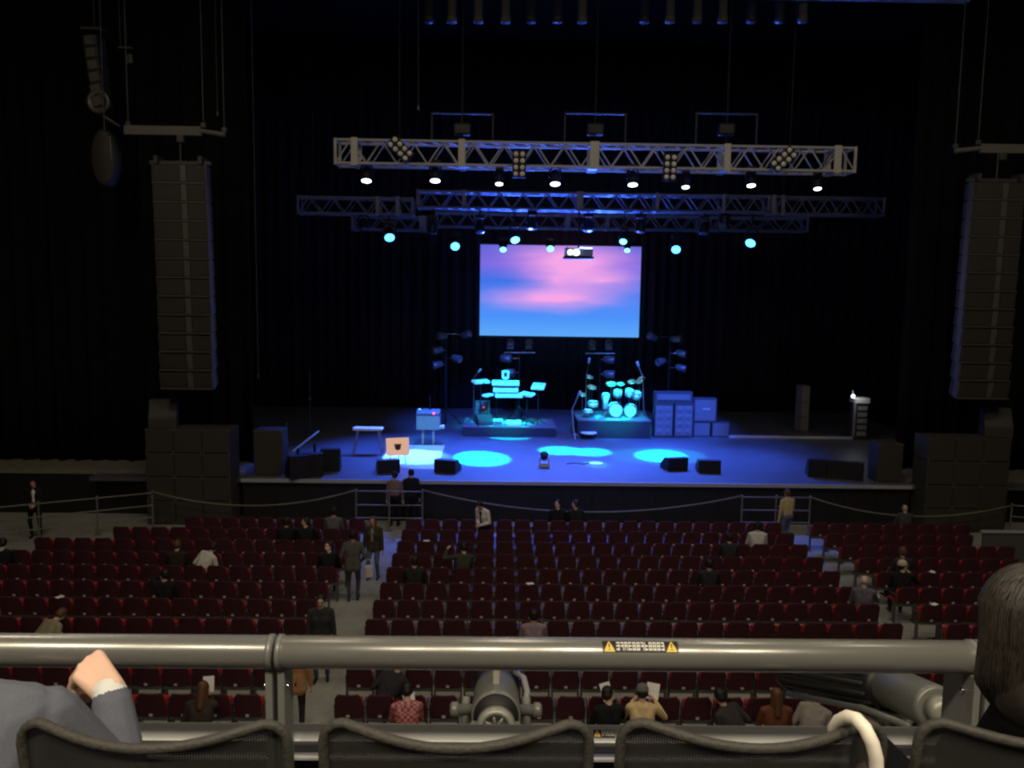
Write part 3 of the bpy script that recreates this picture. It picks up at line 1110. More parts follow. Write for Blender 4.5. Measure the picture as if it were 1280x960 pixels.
def right_head():
    """person in the fourth mesh chair, back of a dark haired head"""
    s = 1.0
    hc = AY(1289, 797, 1.56)
    F = Fig()
    hd = Vector((.10, .22, .97)).normalized()
    hf = Vector((.25, 1, -.25))
    hf = (hf - hd * hf.dot(hd)).normalized()
    hx = hf.cross(hd).normalized()
    HM = Matrix((hx, hf, hd)).transposed()
    F.ell(hc + hd * .022, (.078, .096, .096), 'skin', HM)
    F.ell(hc - hd * .035 + hf * .02, (.06, .07, .078), 'skin', HM)
    F.cap(hc + hf * .088 + hd * .014, hc + hf * .106 - hd * .018, .010, .014, 'skin')
    for t in (-1, 1):
        F.ell(hc + hx * t * .078, (.012, .02, .032), 'skin', HM)
        F.ell(hc + hx * t * .031 + hf * .085 + hd * .014, (.014, .009, .008), 'eye', HM)
    F.ell(hc + hf * .084 - hd * .048, (.023, .01, .008), 'lip', HM)
    neck = hc - hd * .155
    F.cap(neck, neck + hd * .08, .056, .052, 'skin')
    F.cap(AY(1281, 874, 1.53), AY(1300, 882, 1.51), .013, .014, 'collar')
    hipc = Vector((neck.x + .14, neck.y + .24, BF + .585))
    sh = neck + Vector((.10, 0.12, -.20))
    for t in (-1, 1):
        F.cap(hipc + Vector((.07 * t, 0, 0)), hipc + Vector((.07 * t, 0, .05)), .115, .115, 'bottom')
        F.cap(hipc + Vector((.06 * t, 0, .1)), sh + Vector((.085 * t, 0.02, -.14)), .112, .118, 'top')
        F.cap(sh + Vector((.085 * t, .02, -.14)), sh + Vector((.14 * t, .01, -.04)), .115, .075, 'top')
        F.cap(neck + hd * .0, sh + Vector((.10 * t, 0.01, -.02)), .066, .066, 'top')
        s0 = sh + Vector((.175 * t, .01, -.06))
        el, wr = ik(s0, hipc + Vector((.20 * t, .26, -.02)), .29, .255, Vector((.1 * t, -.5, -.8)))
        F.cap(s0, el, .062, .05, 'top')
        F.cap(el, wr, .05, .038, 'top')
        add_hand(F, wr, wr - el, Vector((-.8 * t, .1, -.5)), t, 1.0, .6)
        hj = hipc + Vector((.09 * t, 0, -.02))
        kn = hj + Vector((.03 * t, .42, .03))
        an = Vector((kn.x, kn.y + .02, BF + .09))
        F.cap(hj, kn, .088, .062, 'bottom')
        F.cap(kn, an, .06, .045, 'bottom')
        F.cap(an + Vector((0, -.03, -.05)), an + Vector((0, .13, -.055)), .038, .03, 'shoe')
    blk = mat('cloth_black_coat', (0.005, 0.005, 0.006), 0.95, 0, .2, 12, .1)
    mats = {'top': blk, 'bottom': blk, 'skin': SKIN2, 'eye': EYE, 'lip': LIP, 'shoe': SHOE, 'collar': mat('red_scarf', (0.55, 0.06, 0.05), 0.85)}
    o = bpy.data.objects.new('person', F.fuse('person', mats, 0.007, 2))
    COL.objects.link(o)
    tag(o, 'dark haired person with a red collar at the right picture edge, seen from behind', 'person')
    # hair: a close cap plus individual locks falling from the crown
    H = MB()
    H.ell(hc + hd * .034 - hf * .016, (.088, .098, .100), HM, 3)
    H.ell(hc - hd * .06 - hf * .030, (.084, .078, .115), HM, 3)
    rnd = random.Random(3)
    crown = (hd * 1.0 - hf * .25).normalized()
    c0 = hc + hd * .026 - hf * .012
    for i in range(4200):
        th = rnd.uniform(0, 2 * pi)
        ph0 = rnd.uniform(0, 1) ** .8 * 1.75
        a = crown.orthogonal().normalized()
        b2 = crown.cross(a)
        rd = a * cos(th) + b2 * sin(th)
        front = rd.dot(hf)
        L = rnd.uniform(.6, 1.25) * (0.95 if front < .3 else .55)
        pts = []
        nseg = 5
        jit = rnd.gauss(0, .12)
        rr = rnd.uniform(1.03, 1.11)
        for k in range(nseg + 1):
            ph = ph0 + L * k / nseg * 1.25
            t2 = jit * k / nseg
            dr = crown * cos(ph) + (rd * cos(t2) + crown.cross(rd) * sin(t2)) * sin(ph)
            q = HM.transposed() @ dr
            p = c0 + HM @ Vector((q.x * .090, q.y * .100, q.z * .108)) * rr
            if ph > 1.35:
                dr2 = HM @ Vector((q.x * .087, q.y * .086, 0)) / max(.35, sin(min(ph, 2.2)))
                p = c0 + dr2 * rr - hd * ((ph - 1.35) * .115 + .024) - hf * .012
            pts.append(p)
        w = rnd.uniform(.0007, .0016)
        H.tube(pts, [w, w, w, w * .9, w * .7, w * .25], 3, False)
    hm = mat('hair_dark_strands', (0.034, 0.028, 0.021), 0.40, 0, 0.7, 60, 0.5)
    h = H.build('hair', hm)
    h.parent = o


right_head()

# ------------------------------------------------------------------ hall seats
def panel_mesh(w, zb, zt, y0, y1, tilt, r, name, m, curve=0.02):
    """upholstered panel with rounded top corners, bowed and tilted; y0 rear, y1 front at the base"""
    n, rows = 10, 6
    b = MB()
    vs, fs = [], []
    for side_y in (y0, y1):
        for j in range(rows + 1):
            v = j / rows
            z = zb + (zt - zb) * v
            inset = 0.0
            if zt - z < r:
                q = 1 - (zt - z) / r
                inset = r * (1 - sqrt(max(0, 1 - q * q)))
            for i in range(n + 1):
                u = -1 + 2 * i / n
                x = u * (w / 2 - inset)
                y = side_y - curve * (1 - u * u) - tilt * (z - zb)
                vs.append((x, y, z))
    N = (n + 1) * (rows + 1)
    for j in range(rows):
        for i in range(n):
            a = j * (n + 1) + i
            fs.append((a, a + 1, a + n + 2, a + n + 1))
            fs.append((N + a, N + a + n + 1, N + a + n + 2, N + a + 1))
    for i in range(n):
        a = rows * (n + 1) + i
        fs.append((a, a + 1, N + a + 1, N + a))
        fs.append((i, N + i, N + i + 1, i + 1))
    for j in range(rows):
        a = j * (n + 1)
        fs.append((a, a + n + 1, N + a + n + 1, N + a))
        a += n
        fs.append((a, N + a, N + a + n + 1, a + n + 1))
    b._add(vs, fs, False)
    return b.mesh(name, m)


SEAT_BACK = panel_mesh(0.415, 0.47, 0.86, 0.0, 0.045, 0.16, 0.05, 'backrest', MAROON, 0.025)
SEAT_CUSH = panel_mesh(0.425, 0.48, 0.785, 0.046, 0.14, 0.16, 0.05, 'cushion', RED, 0.02)
_b = MB()
_b.box((0, 0.185, 0.53), (0.40, 0.07, 0.36), rotm('X', radians(-8)), 0.02)
SEAT_UP = _b.mesh('seat', RED)
_b = MB()
_b.box((0, 0.30, 0.455), (0.40, 0.40, 0.07), None, 0.02)
SEAT_DOWN = _b.mesh('seat', RED)
_b = MB()
_b.box((0, 0.010, 0.43), (0.44, 0.05, 0.055), None, 0.008)
for _s in (-1, 1):
    _b.box((_s * 0.222, 0.12, 0.235), (0.028, 0.10, 0.47))
    _b.box((_s * 0.222, 0.14, 0.012), (0.03, 0.26, 0.024))
SEAT_FRAME = _b.mesh('frame', SEATGREY)
_b = MB()
_b.box((0, 0.20, 0.625), (0.034, 0.30, 0.035), None, 0.012)
_b.box((0, 0.10, 0.54), (0.024, 0.05, 0.15))
SEAT_ARM = _b.mesh('armrest', mat('armrest_plastic', (0.05, 0.05, 0.048), 0.45))
_b = MB()
_b.box((0, -0.036, 0.505), (0.055, 0.005, 0.042), None, 0.002)
SEAT_PLATE = _b.mesh('number_plate', PLATE)


def seat_parts():
    return [('backrest', SEAT_BACK, 0), ('cushion', SEAT_CUSH, 0), ('frame', SEAT_FRAME, 0), ('number_plate', SEAT_PLATE, 0),
            ('armrest', SEAT_ARM, -0.226), ('armrest', SEAT_ARM, 0.226)]


cands = []
for bl in BLOCKS:
    for k in range(NROWS):
        for i in range(NCENTRE if bl == 'centre' else 22):
            x, y = seat_x(bl, i), row_y(k)
            if bl == 'left' and k == 0 and x < -8.6:
                continue
            if bl == 'left' and k == 1 and x < -9.9:
                continue
            if bl == 'left' and k == 2 and x < -11.6:
                continue
            if bl == 'right' and k <= 1 and x > (13.05, 12.55)[k]:
                continue
            if abs(x - 0.0157 * y) > y * 0.6038 + 0.45:
                continue
            cands.append((-k if k != 8 else -0.2, bl, k, i, x, y))          # the row behind the handrail comes last
cands.sort(key=lambda c: (c[0], c[3]))
single, mass = cands[:300], cands[300:]
BLN = {'left': 'left block', 'centre': 'centre block', 'right': 'right block'}
BLA = {'left': 'left aisle', 'centre': 'left aisle', 'right': 'right aisle'}
MEMPTY = bpy.data.objects.new('x', None)
for _, bl, k, i, x, y in single:
    used = (bl, k, i) in OCC
    t = thing('hall_seat', '', 'seat', (x, y, 0), 'maroon seats on the hall floor')
    t['label'] = '%s maroon seat, %s from the %s, %s row from the stage, %s' % ('occupied' if used else 'empty', ORD[i], BLA[bl], ORD[k], BLN[bl])
    for nm, me, dx in seat_parts() + [('seat', SEAT_DOWN if used else SEAT_UP, 0)]:
        o = bpy.data.objects.new(nm, me)
        COL.objects.link(o)
        o.parent = t
        o.location = (dx, 0, 0)
bpy.data.objects.remove(MEMPTY)
sb = bmesh.new()
msl = [MAROON, RED, SEATGREY, PLATE, _MATS['armrest_plastic']]
for _, bl, k, i, x, y in mass:
    used = (bl, k, i) in OCC
    for nm, me, dx in seat_parts() + [('seat', SEAT_DOWN if used else SEAT_UP, 0)]:
        n0, f0 = len(sb.verts), len(sb.faces)
        sb.from_mesh(me)
        sb.verts.ensure_lookup_table()
        sb.faces.ensure_lookup_table()
        for v in sb.verts[n0:]:
            v.co += Vector((x + dx, y - 20, 0))
        mi = msl.index(me.materials[0])
        for f in sb.faces[f0:]:
            f.material_index = mi
me = bpy.data.meshes.new('far_hall_seats')
sb.to_mesh(me)
sb.free()
for mm in msl:
    me.materials.append(mm)
o = bpy.data.objects.new('far_hall_seats', me)
COL.objects.link(o)
o.location = (0, 20, 0)
tag(o, 'farthest rows of small maroon hall seats just in front of the stage', 'seats', kind='stuff')

# a few leaflets left on seat backs and on the floor
for j, (px, py, k) in enumerate(((544, 672, 2), (662, 726, 5), (1147, 755, 6), (72, 740, 6), (1172, 711, 4))):
    p = AY(px, py, row_y(k) - .05)
    q, bl, kk, i = seat_near(px, py, k=k)
    sx = seat_x(bl, i)
    mb = MB((sx, row_y(k), 0.866))
    mb.box((sx + .03, row_y(k) - .055, 0.868), (0.15, 0.10, 0.012), rotm('Z', .3 * j))
    tag(mb.build('leaflet', PAPER), ['white leaflet on a seat top near the front, right of the left aisle', 'white leaflet on a seat top in the middle of the centre block',
        'white leaflet on a seat top beside the dark head at right', 'white leaflet on a seat top near the left picture edge', 'white leaflet on a seat top in the middle of the right block'][j], 'leaflet')

# ------------------------------------------------------------------ barriers in front of the stage
PALE = mat('barrier_steel', (0.20, 0.19, 0.155), 0.5, 0.3)


def fence(p0, p1, h, label, n=3, rails=(1.0, .66, .34)):
    p0, p1 = Vector(p0), Vector(p1)
    t = thing('barrier', label, 'barrier', p0)
    for i in range(n):
        q = p0.lerp(p1, i / (n - 1))
        mb = MB(p0)
        mb.cyl(q, q + Vector((0, 0, h)), .025, n=10)
        mb.lathe(q + Vector((0, 0, h)), (0, 0, 1), [(0, .035), (.03, .035), (.05, .015)], 10)
        mb.box(q + Vector((0, 0, .012)), (.16, .16, .024))
        mb.build('post', PALE, t)
    for f in rails:
        mb = MB(p0)
        mb.cyl(p0 + Vector((0, 0, h * f - .02)), p1 + Vector((0, 0, h * f - .02)), .02, n=8)
        mb.build('rail', PALE, t)
    return t


FY = 24.6
fl0, fl1 = AY(445, 613, FY), AY(528, 613, FY)
fr0, fr1 = AY(928, 620, FY), AY(1013, 622, FY)
G = lambda v: Vector((v.x, v.y, 0))
fence(G(fl0), G(fl1), 1.22, 'three railed metal barrier at the head of the left aisle')
fence(G(fr0), G(fr1), 1.16, 'three railed metal barrier at the head of the right aisle')
wl0 = AZ(-30, 636, 1.1)
wl1 = AY(190, 615, FY)
fence(G(wl0), G(wl1), 1.1, 'long metal railing along the left walkway behind the man in the suit', 4)
wr0 = AY(1265, 632, FY)
fence(G(wr0), Vector((19.5, 22.6, 0)), 1.0, 'metal railing running out of the picture at the right end of the front rows', 4)


def rope(a, b, sagz, label):
    mb = MB((a + b) / 2)
    pts = []
    for i in range(21):
        t = i / 20
        p = a.lerp(b, t)
        mid = (a.z + b.z) / 2 - sagz
        p.z -= 4 * t * (1 - t) * mid
        pts.append(p)
    mb.tube(pts, .022, 6)
    tag(mb.build('barrier_rope', mat('rope_cord', (0.22, 0.19, 0.12), 0.9)), label, 'rope')


rope(wl1 + Vector((.03, 0, 0)), fl0 - Vector((.03, 0, 0)), AY(310, 632, FY).z, 'sagging barrier rope below the left speaker stack')
rope(fl1 + Vector((.03, 0, 0)), fr0 - Vector((.03, 0, 0)), AY(728, 640, FY).z, 'long sagging barrier rope across the middle of the stage front')
rope(fr1 + Vector((.03, 0, 0)), wr0 - Vector((.03, 0, 0)), AY(1112, 645, FY).z, 'sagging barrier rope below the right speaker stack')
# pale kerb of the right walkway
ka = AZ(1226, 664, 0.9)
mb = MB(ka)
mb.box((ka.x + 3.0, ka.y - .1, .45), (6.0, .06, .9))
struct(mb.build('wall_right_walkway', mat('walkway_wall', (0.09, 0.085, 0.08), .7)))
struct(MB().box((ka.x + 3.0, ka.y - .1, .925), (6.1, .12, .05)).build('trim_3', ALU))

# ------------------------------------------------------------------ loudspeakers beside the stage
def cabinet(name, label, c, w, d, h, group=None, slots=2):
    t = thing(name, label, 'speaker', (c[0], c[1], c[2] - h / 2), group)
    mb = MB(t.location)
    mb.box((c[0], c[1] + .02, c[2]), (w - .012, d, h - .012), None, .015)
    mb.build('cabinet', CAB, t)
    mb = MB(t.location)
    f = c[1] - d / 2 + .02
    mb.box((c[0], f - .012, c[2]), (w - .08, .02, h - .08), None, .006)
    mb.build('grille', GRILLE, t)
    mb = MB(t.location)
    for s in (-1, 1):
        for z in (-1, 1):
            mb.box((c[0] + s * (w / 2 - .035), f - .004, c[2] + z * (h / 2 - .035)), (.05, .02, .05), None, .006)
    mb.build('corner_protectors', CABEDGE, t)['kind'] = 'stuff'
    return t


def sub_stack(x0, x1, ztop, side):
    nc, nr = 3, 4
    w, h = (x1 - x0) / nc, ztop / nr
    rows = ['bottom', 'second lowest', 'second highest', 'top']
    cols = ['left', 'middle', 'right']
    for r in range(nr):
        for c in range(nc):
            cabinet('subwoofer', '%s row, %s subwoofer of the dark stack %s of the stage' % (rows[r], cols[c], side),
                    (x0 + w * (c + .5), 25.45, h * (r + .5)), w, .9, h, 'subwoofers of the %s stack' % side)


sub_stack(-10.5, -7.98, 2.93, 'left')
sub_stack(12.98, 15.5, 2.93, 'right')
# top boxes
def wedge(name, label, c, w, d, h, yaw, cat='speaker', group=None, m=None, tilt=True):
    """floor monitor: slanted front, grille on the slope"""
    t = thing(name, label, cat, c, group, yaw)
    mb = MB()
    pr = [(-d / 2, 0), (d / 2, 0), (d / 2, h), (d * .05, h), (-d / 2, h * .35)]
    vs = [(s * w / 2, y, z) for s in (-1, 1) for y, z in pr]
    n = len(pr)
    fs = [tuple(range(n)), tuple(reversed(range(n, 2 * n)))] + [(i, (i + 1) % n, n + (i + 1) % n, n + i) for i in range(n)]
    mb._add(vs, fs)
    mb.build('cabinet', m or CAB, t)
    mb = MB()
    a, b2 = Vector((0, -d / 2, h * .35)), Vector((0, d * .05, h))
    mid = (a + b2) / 2
    dirv = (b2 - a)
    ang = math.atan2(dirv.z, dirv.y)
    nrm = Vector((0, -sin(ang), cos(ang)))
    mb.box(mid + nrm * .006, (w * .9, dirv.length * .88, .014), Matrix.Rotation(ang, 3, 'X'))
    mb.build('grille', GRILLE if m is None else BLACKM, t)
    mb = MB()
    for s in (-1, 1):
        mb.box((s * (w / 2 + .004), d * .12, h * .5), (.012, .14, .04))
    mb.build('side_handles', BLACKM, t)['kind'] = 'stuff'
    return t


tb = AY(202, 537, 25.3)
wedge('fill_speaker', 'small slant sided loudspeaker on top of the left speaker stack', (tb.x, 25.5, 2.935), .78, .7, .80, 0.25)
tb = AY(1248, 552, 25.3)
wedge('fill_speaker', 'small slant sided loudspeaker on top of the right speaker stack', (tb.x, 25.5, 2.935), .78, .7, .85, -0.25)
cabinet('side_cabinet', 'dark loudspeaker standing between the left speaker stack and the stage', (-7.15, 26.4, SZ + .72), 0.9, .7, 1.44)
cabinet('side_cabinet', 'dark loudspeaker standing between the right speaker stack and the stage', (12.35, 26.4, SZ + .62), 0.8, .7, 1.24)


def line_array(side, xl, xr, ztop, n, dx):
    Y = 25.0
    w, h = xr - xl, (ztop - 4.15) / n
    t = thing('line_array', 'tall hung column of dark loudspeakers on the %s side of the stage' % side, 'speaker', ((xl + xr) / 2, Y, ztop))
    o = t.location
    for i in range(n):
        z = ztop - h * (i + .5)
        cx = (xl + xr) / 2 + dx * i / n
        ty = 0.5 * (i / n) ** 2.2
        R = rotm('X', radians(16 * (i / n) ** 1.5))
        mb = MB(o)
        mb.box((cx, Y + .25 + ty * -.4, z), (w, .55, h * .93), R, .02)
        c = mb.build('speaker_box', CAB, t)
        fy = Y + .25 - ty * .4 - .285
        mb = MB(o)
        mb.box((cx - w * .22, fy, z), (w * .5, .02, h * .80), R)
        mb.box((cx + w * .33, fy, z), (w * .30, .02, h * .80), R)
        mb.build('grille', GRILLE, c)
        mb = MB(o)
        mb.box((cx + w * .10, fy - .02, z), (w * .11, .04, h * .84), R, .01)
        mb.build('horn_slot', CABEDGE, c)
        mb = MB(o)
        for s in (-1, 1):
            mb.box((cx + s * (w / 2 + .012), Y + .15 - ty * .4, z), (.025, .25, h * .98), R)
        mb.box((cx, fy - .004, z - h * .48), (w, .03, .035), R)
        mb.build('rigging_frame', CABEDGE, c)
    mb = MB(o)
    mb.box(((xl + xr) / 2, Y + .2, ztop + .06), (w + .25, .12, .10))
    for s in (-1, 1):
        mb.box(((xl + xr) / 2 + s * w * .42, Y + .2, ztop + .12), (.10, .5, .22))
    mb.build('flying_frame', STEEL, t)
    mb = MB(o)
    mb.cyl(((xl + xr) / 2, Y + .2, ztop + .1), ((xl + xr) / 2, Y + .2, ztop + 1.1), .025, n=6)
    mb.build('chain', STEEL, t)


line_array('left', -10.02, -8.52, 10.62, 12, 0.12)
line_array('right', 13.78, 15.28, 10.50, 12, -0.12)


def fly_beam(side, x0, x1, z, taper):
    """rigging beam with chains up to the roof over each line array"""
    Y = 25.2
    t = thing('rigging_beam', 'pale rigging beam hanging on chains above the %s loudspeaker column' % side, 'rigging', ((x0 + x1) / 2, Y, z))
    mb = MB(t.location)
    a, b = (x0, x1) if taper > 0 else (x1, x0)
    mb.box((a + (b - a) * .38, Y, z), (abs(b - a) * .76, .14, .26), None, .02)
    mb.cyl((a + (b - a) * .7, Y, z + .03), (b, Y - .1, z - .10), .07, n=8)
    mb.build('beam', mat('beam_paint', (0.17, 0.16, 0.135), .6), t)
    for f in (.04, .78, .985):
        mb = MB(t.location)
        q = a + (b - a) * f
        mb.cyl((q, Y, z + (.1 if f < .9 else -.05)), (q, Y, 18.95), .018, n=6)
        mb.box((q, Y, z + (.17 if f < .9 else .05)), (.14, .10, .14), None, .02)
        mb.build('chain', STEEL, t)
    mb = MB(t.location)
    q = a + (b - a) * .55
    mb.box((q, Y, z - .22), (.2, .16, .22), None, .03)
    mb.build('shackle', STEEL, t)


fly_beam('left', -10.85, -7.95, 11.58, 1)
p0, p1 = AY(1192, 185, 25.2), AY(1330, 178, 25.2)
fly_beam('right', p0.x, p1.x, p0.z, -1)

# curved side array and drum shaped box at far left, seen edge on
pA = AY(118, 38, 26)
t = thing('side_array', 'small speaker column hanging edge on near the upper left corner', 'speaker', pA)
mb = MB(pA)
mb.box(pA, (.60, .5, .08), None, .02)
mb.cyl(pA, (pA.x, pA.y, 18.95), .02, n=6)
mb.build('flying_frame', STEEL, t)
for i in range(6):
    c = AY(118 + i * 2, 54 + i * 15, 26)
    mb = MB(pA)
    mb.box(c, (.40 - .01 * i, .62, .34), rotm('Y', radians(-3 - i * 3)), .04)
    b = mb.build('speaker_box', CAB, t)
    mb = MB(pA)
    mb.box(c + Vector((.0, -.32, 0)), (.26, .03, .24), rotm('Y', radians(-3 - i * 3)))
    mb.build('rigging_plate', CABEDGE, b)
c = AY(125, 128, 25.8)
mb = MB(pA)
mb.lathe(c, (0, -1, 0), [(0, .26), (.12, .34), (.14, .34), (.14, .24), (.06, .20)], 24)
mb.build('round_horn', CABEDGE, t)
mb = MB(pA)
mb.tube([c + Vector((-.3, 0, -.1)), c + Vector((0, .1, -.35)), c + Vector((.5, .1, -.65))], .04, 8)
mb.build('bracket', CABEDGE, t)
pB = AY(157, 60, 26.2)
t = thing('hoist', 'small chain hoist hanging right of the edge on speaker column', 'hoist', pB)
mb = MB(pB)
mb.box(pB, (.40, .12, .05))
mb.box(pB + Vector((.12, 0, -.32)), (.18, .18, .28), None, .04)
mb.build('body', STEEL, t)
for dx in (-.15, .02):
    mb = MB(pB)
    mb.cyl(pB + Vector((dx, 0, 0)), (pB.x + dx, pB.y, 18.95), .014, n=6)
    mb.build('chain', STEEL, t)
pC = AY(132, 198, 25.6)
t = thing('hung_speaker', 'curved dark loudspeaker hanging left of the left rigging beam', 'speaker', pC)
mb = MB(pC)
mb.lathe(pC + Vector((0, -.2, 0)), (0, 1, 0), [(0, .40), (.04, .46), (.5, .46), (.55, .40)], 28)
for v in mb.bm.verts:
    v.co.z *= 1.75
    v.co.x *= .75
mb.build('cabinet', CAB, t)
mb = MB(pC)
mb.box(pC + Vector((.26, -.24, .25)), (.06, .05, .7), None, .02)
mb.build('edge_plate', CABEDGE, t)
mb = MB(pC)
mb.cyl(pC + Vector((0, 0, .7)), (pC.x, pC.y, 18.95), .016, n=6)
mb.build('chain', STEEL, t)
# thin loose cables in the dark
for px, p0y, p1y, lab in ((523, 0, 135, 'thin cable hanging from the roof left of the stage centre'), (272, 0, 142, 'thin cable hanging from the roof right of the left rigging beam'),
                          (323, 100, 470, 'thin cable hanging to the stage wing right of the left loudspeaker column')):
    a, b = AY(px, p0y - 60, 26.6), AY(px, p1y, 26.6)
    mb = MB(b)
    mb.cyl(b, (b.x, b.y, 18.95), .012, n=6)
    mb.box(b, (.05, .05, .12))
    tag(mb.build('hanging_cable', STEEL), lab, 'cable')

# ------------------------------------------------------------------ trusses over the stage
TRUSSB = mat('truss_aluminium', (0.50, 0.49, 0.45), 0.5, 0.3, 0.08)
TRUSS_SHADED = mat('truss_aluminium_shaded', (0.14, 0.15, 0.20), 0.45, 0.4, 0.08)  # darker bluish copy: the dim light on the rear trusses is in the colour


def truss(label, x0, x1, Y, z0, z1, depth, bays, m, plates=(), r=.045, hang=True, group=None, name='truss'):
    o = Vector(((x0 + x1) / 2, Y, (z0 + z1) / 2))
    t = thing(name, label, 'truss', o, group)
    for y in (Y, Y + depth):
        for z in (z0, z1):
            mb = MB(o)
            mb.cyl((x0, y, z), (x1, y, z), r, n=10)
            mb.build('chord', m, t)
    L = (x1 - x0) / bays
    for y, nm in ((Y, 'front_lattice'), (Y + depth, 'rear_lattice')):
        mb = MB(o)
        for i in range(bays):
            a, b = x0 + L * i, x0 + L * (i + 1)
            if i % 2 == 0:
                mb.cyl((a, y, z0), (b, y, z1), r * .55, n=6)
            else:
                mb.cyl((a, y, z1), (b, y, z0), r * .55, n=6)
        mb.build(nm, m, t)
    for z, nm in ((z0, 'lower_lattice'), (z1, 'upper_lattice')):
        mb = MB(o)
        for i in range(bays + 1):
            a = x0 + L * i
            mb.cyl((a, Y, z), (min(a + L, x1), Y + depth, z), r * .5, n=6)
        mb.build(nm, m, t)
    for x in (x0, x1):
        mb = MB(o)
        for y in (Y, Y + depth):
            mb.cyl((x, y, z0 - r), (x, y, z1 + r), r * 1.15, n=10)
        for z in (z0, z1):
            mb.cyl((x, Y, z), (x, Y + depth, z), r, n=8)
        mb.build('end_frame', m, t)
    if hang:
        for f in (.12, .88):
            mb = MB(o)
            mb.cyl((x0 + (x1 - x0) * f, Y + depth / 2, z1), (x0 + (x1 - x0) * f, Y + depth / 2, 18.95), .016, n=6)
            mb.build('chain', BLACKM, t)
    for px, w in plates:
        mb = MB(o)
        mb.box((px, Y - .03, (z0 + z1) / 2), (w, .05, z1 - z0 + .14), None, .01)
        mb.box((px, Y + depth + .03, (z0 + z1) / 2), (w, .05, z1 - z0 + .14), None, .01)
        for z in (z0, z1):
            mb.box((px, Y + depth / 2, z), (w, depth + .08, .05), None, .01)
        mb.build('splice_plate', m, t)
    return t


FTY = 26.0
ftx = lambda px: AY(px, 195, FTY).x
truss('pale front truss spanning the stage, carrying four banks of unlit lamps', AY(419, 190, FTY).x, AY(1069, 200, FTY).x, FTY, 10.87, 11.55, .75, 34, TRUSSB,
      [(ftx(443), .20), (ftx(577), .20), (ftx(743), .28), (ftx(909), .20), (ftx(1047), .22)])


def mid(pxa, pya, pyb, pxb, Y, label, bays, pl=()):
    a, b = AY(pxa, pya, Y), AY(pxa, pyb, Y)
    c = AY(pxb, pya, Y)
    pls = [(AY(p, pya, Y).x, w) for p, w in pl]
    zt = AY((pxa + pxb) / 2, (pya), Y).z
    zb = AY((pxa + pxb) / 2, (pyb), Y).z
    return truss(label, a.x, c.x, Y, zb, zt, .7, bays, TRUSS_SHADED, pls, .05)


MY = 32.0
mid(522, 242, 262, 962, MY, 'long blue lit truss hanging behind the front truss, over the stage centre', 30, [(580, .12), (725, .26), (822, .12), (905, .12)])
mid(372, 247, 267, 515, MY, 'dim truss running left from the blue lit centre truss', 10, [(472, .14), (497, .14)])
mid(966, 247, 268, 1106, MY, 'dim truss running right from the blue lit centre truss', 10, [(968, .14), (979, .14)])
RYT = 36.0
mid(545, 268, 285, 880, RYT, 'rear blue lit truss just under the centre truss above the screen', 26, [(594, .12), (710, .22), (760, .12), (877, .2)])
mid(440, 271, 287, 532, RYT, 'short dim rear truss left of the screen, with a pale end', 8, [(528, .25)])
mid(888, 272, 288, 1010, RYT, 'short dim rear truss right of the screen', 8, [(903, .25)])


def spot_light(parent, loc, target, power, colour, ang, blend=0.35, r=0.10):
    d = bpy.data.lights.new('beam', 'SPOT')
    d.energy = power
    d.color = colour
    d.spot_size = radians(ang)
    d.spot_blend = blend
    d.shadow_soft_size = r
    o = bpy.data.objects.new('beam', d)
    COL.objects.link(o)
    v = Vector(target) - Vector(loc)
    o.rotation_euler = v.to_track_quat('-Z', 'Y').to_euler()
    o.parent = parent
    o.location = Vector(loc) - parent.location
    return o


def moving_head(name, label, L, d, ztop, lens_m, R=.17, group=None, length=.42, cat='stage light', hook=None):
    """hung lamp: clamp, base, yoke, barrel and lens. L: lens centre, d: way it points"""
    d = Vector(d).normalized()
    L = Vector(L)
    t = thing(name, label, cat, L, group)
    back = L - d * length
    ctr = L - d * length * .5
    mb = MB(L)
    mb.lathe(back, d, [(-.04, R * .55), (0, R * .8), (length * .35, R * 1.02), (length * .92, R * 1.08), (length, R * 1.08), (length, R * .96)], 20)
    mb.build('barrel', BLACKM, t)
    mb = MB(L)
    mb.lathe(L - d * .015, d, [(0, R * .98), (.022, R * .96), (.04, R * .7), (.048, R * .02)], 20)
    mb.build('lens', lens_m, t)
    side = d.cross(Vector((0, 0, 1)))
    if side.length < .1:
        side = Vector((1, 0, 0))
    side.normalize()
    top = ctr + Vector((0, 0, R * 1.9))
    mb = MB(L)
    for s in (-1, 1):
        mb.tube([ctr + side * s * R * 1.12, ctr + side * s * R * 1.3 + Vector((0, 0, R * .9)), top + side * s * R * .8], .028, 6)
    mb.build('yoke', BLACKM, t)
    mb = MB(L)
    mb.box(top + Vector((0, 0, .07)), (R * 2.1, R * 1.5, .16), None, .03)
    mb.build('base_box', BLACKM, t)
    if ztop:
        mb = MB(L)
        mb.cyl(top + Vector((0, 0, .1)), (top.x, top.y, ztop), .03, n=8)
        if hook is not None:
            mb.cyl((top.x, top.y, ztop), (top.x, hook, ztop), .03, n=8)
        mb.build('clamp', BLACKM, t)
    return t


def truss_foot(px, Y):
    """height of the lower chord of the truss above this pixel column, and the chord's depth"""
    if Y < 34:
        if px < 517:
            return AY(443.5, 267, MY).z, MY
        if px > 964:
            return AY(1036, 268, MY).z, MY
        return AY(742, 262, MY).z, MY
    return AY(712.5, 285, RYT).z, RYT


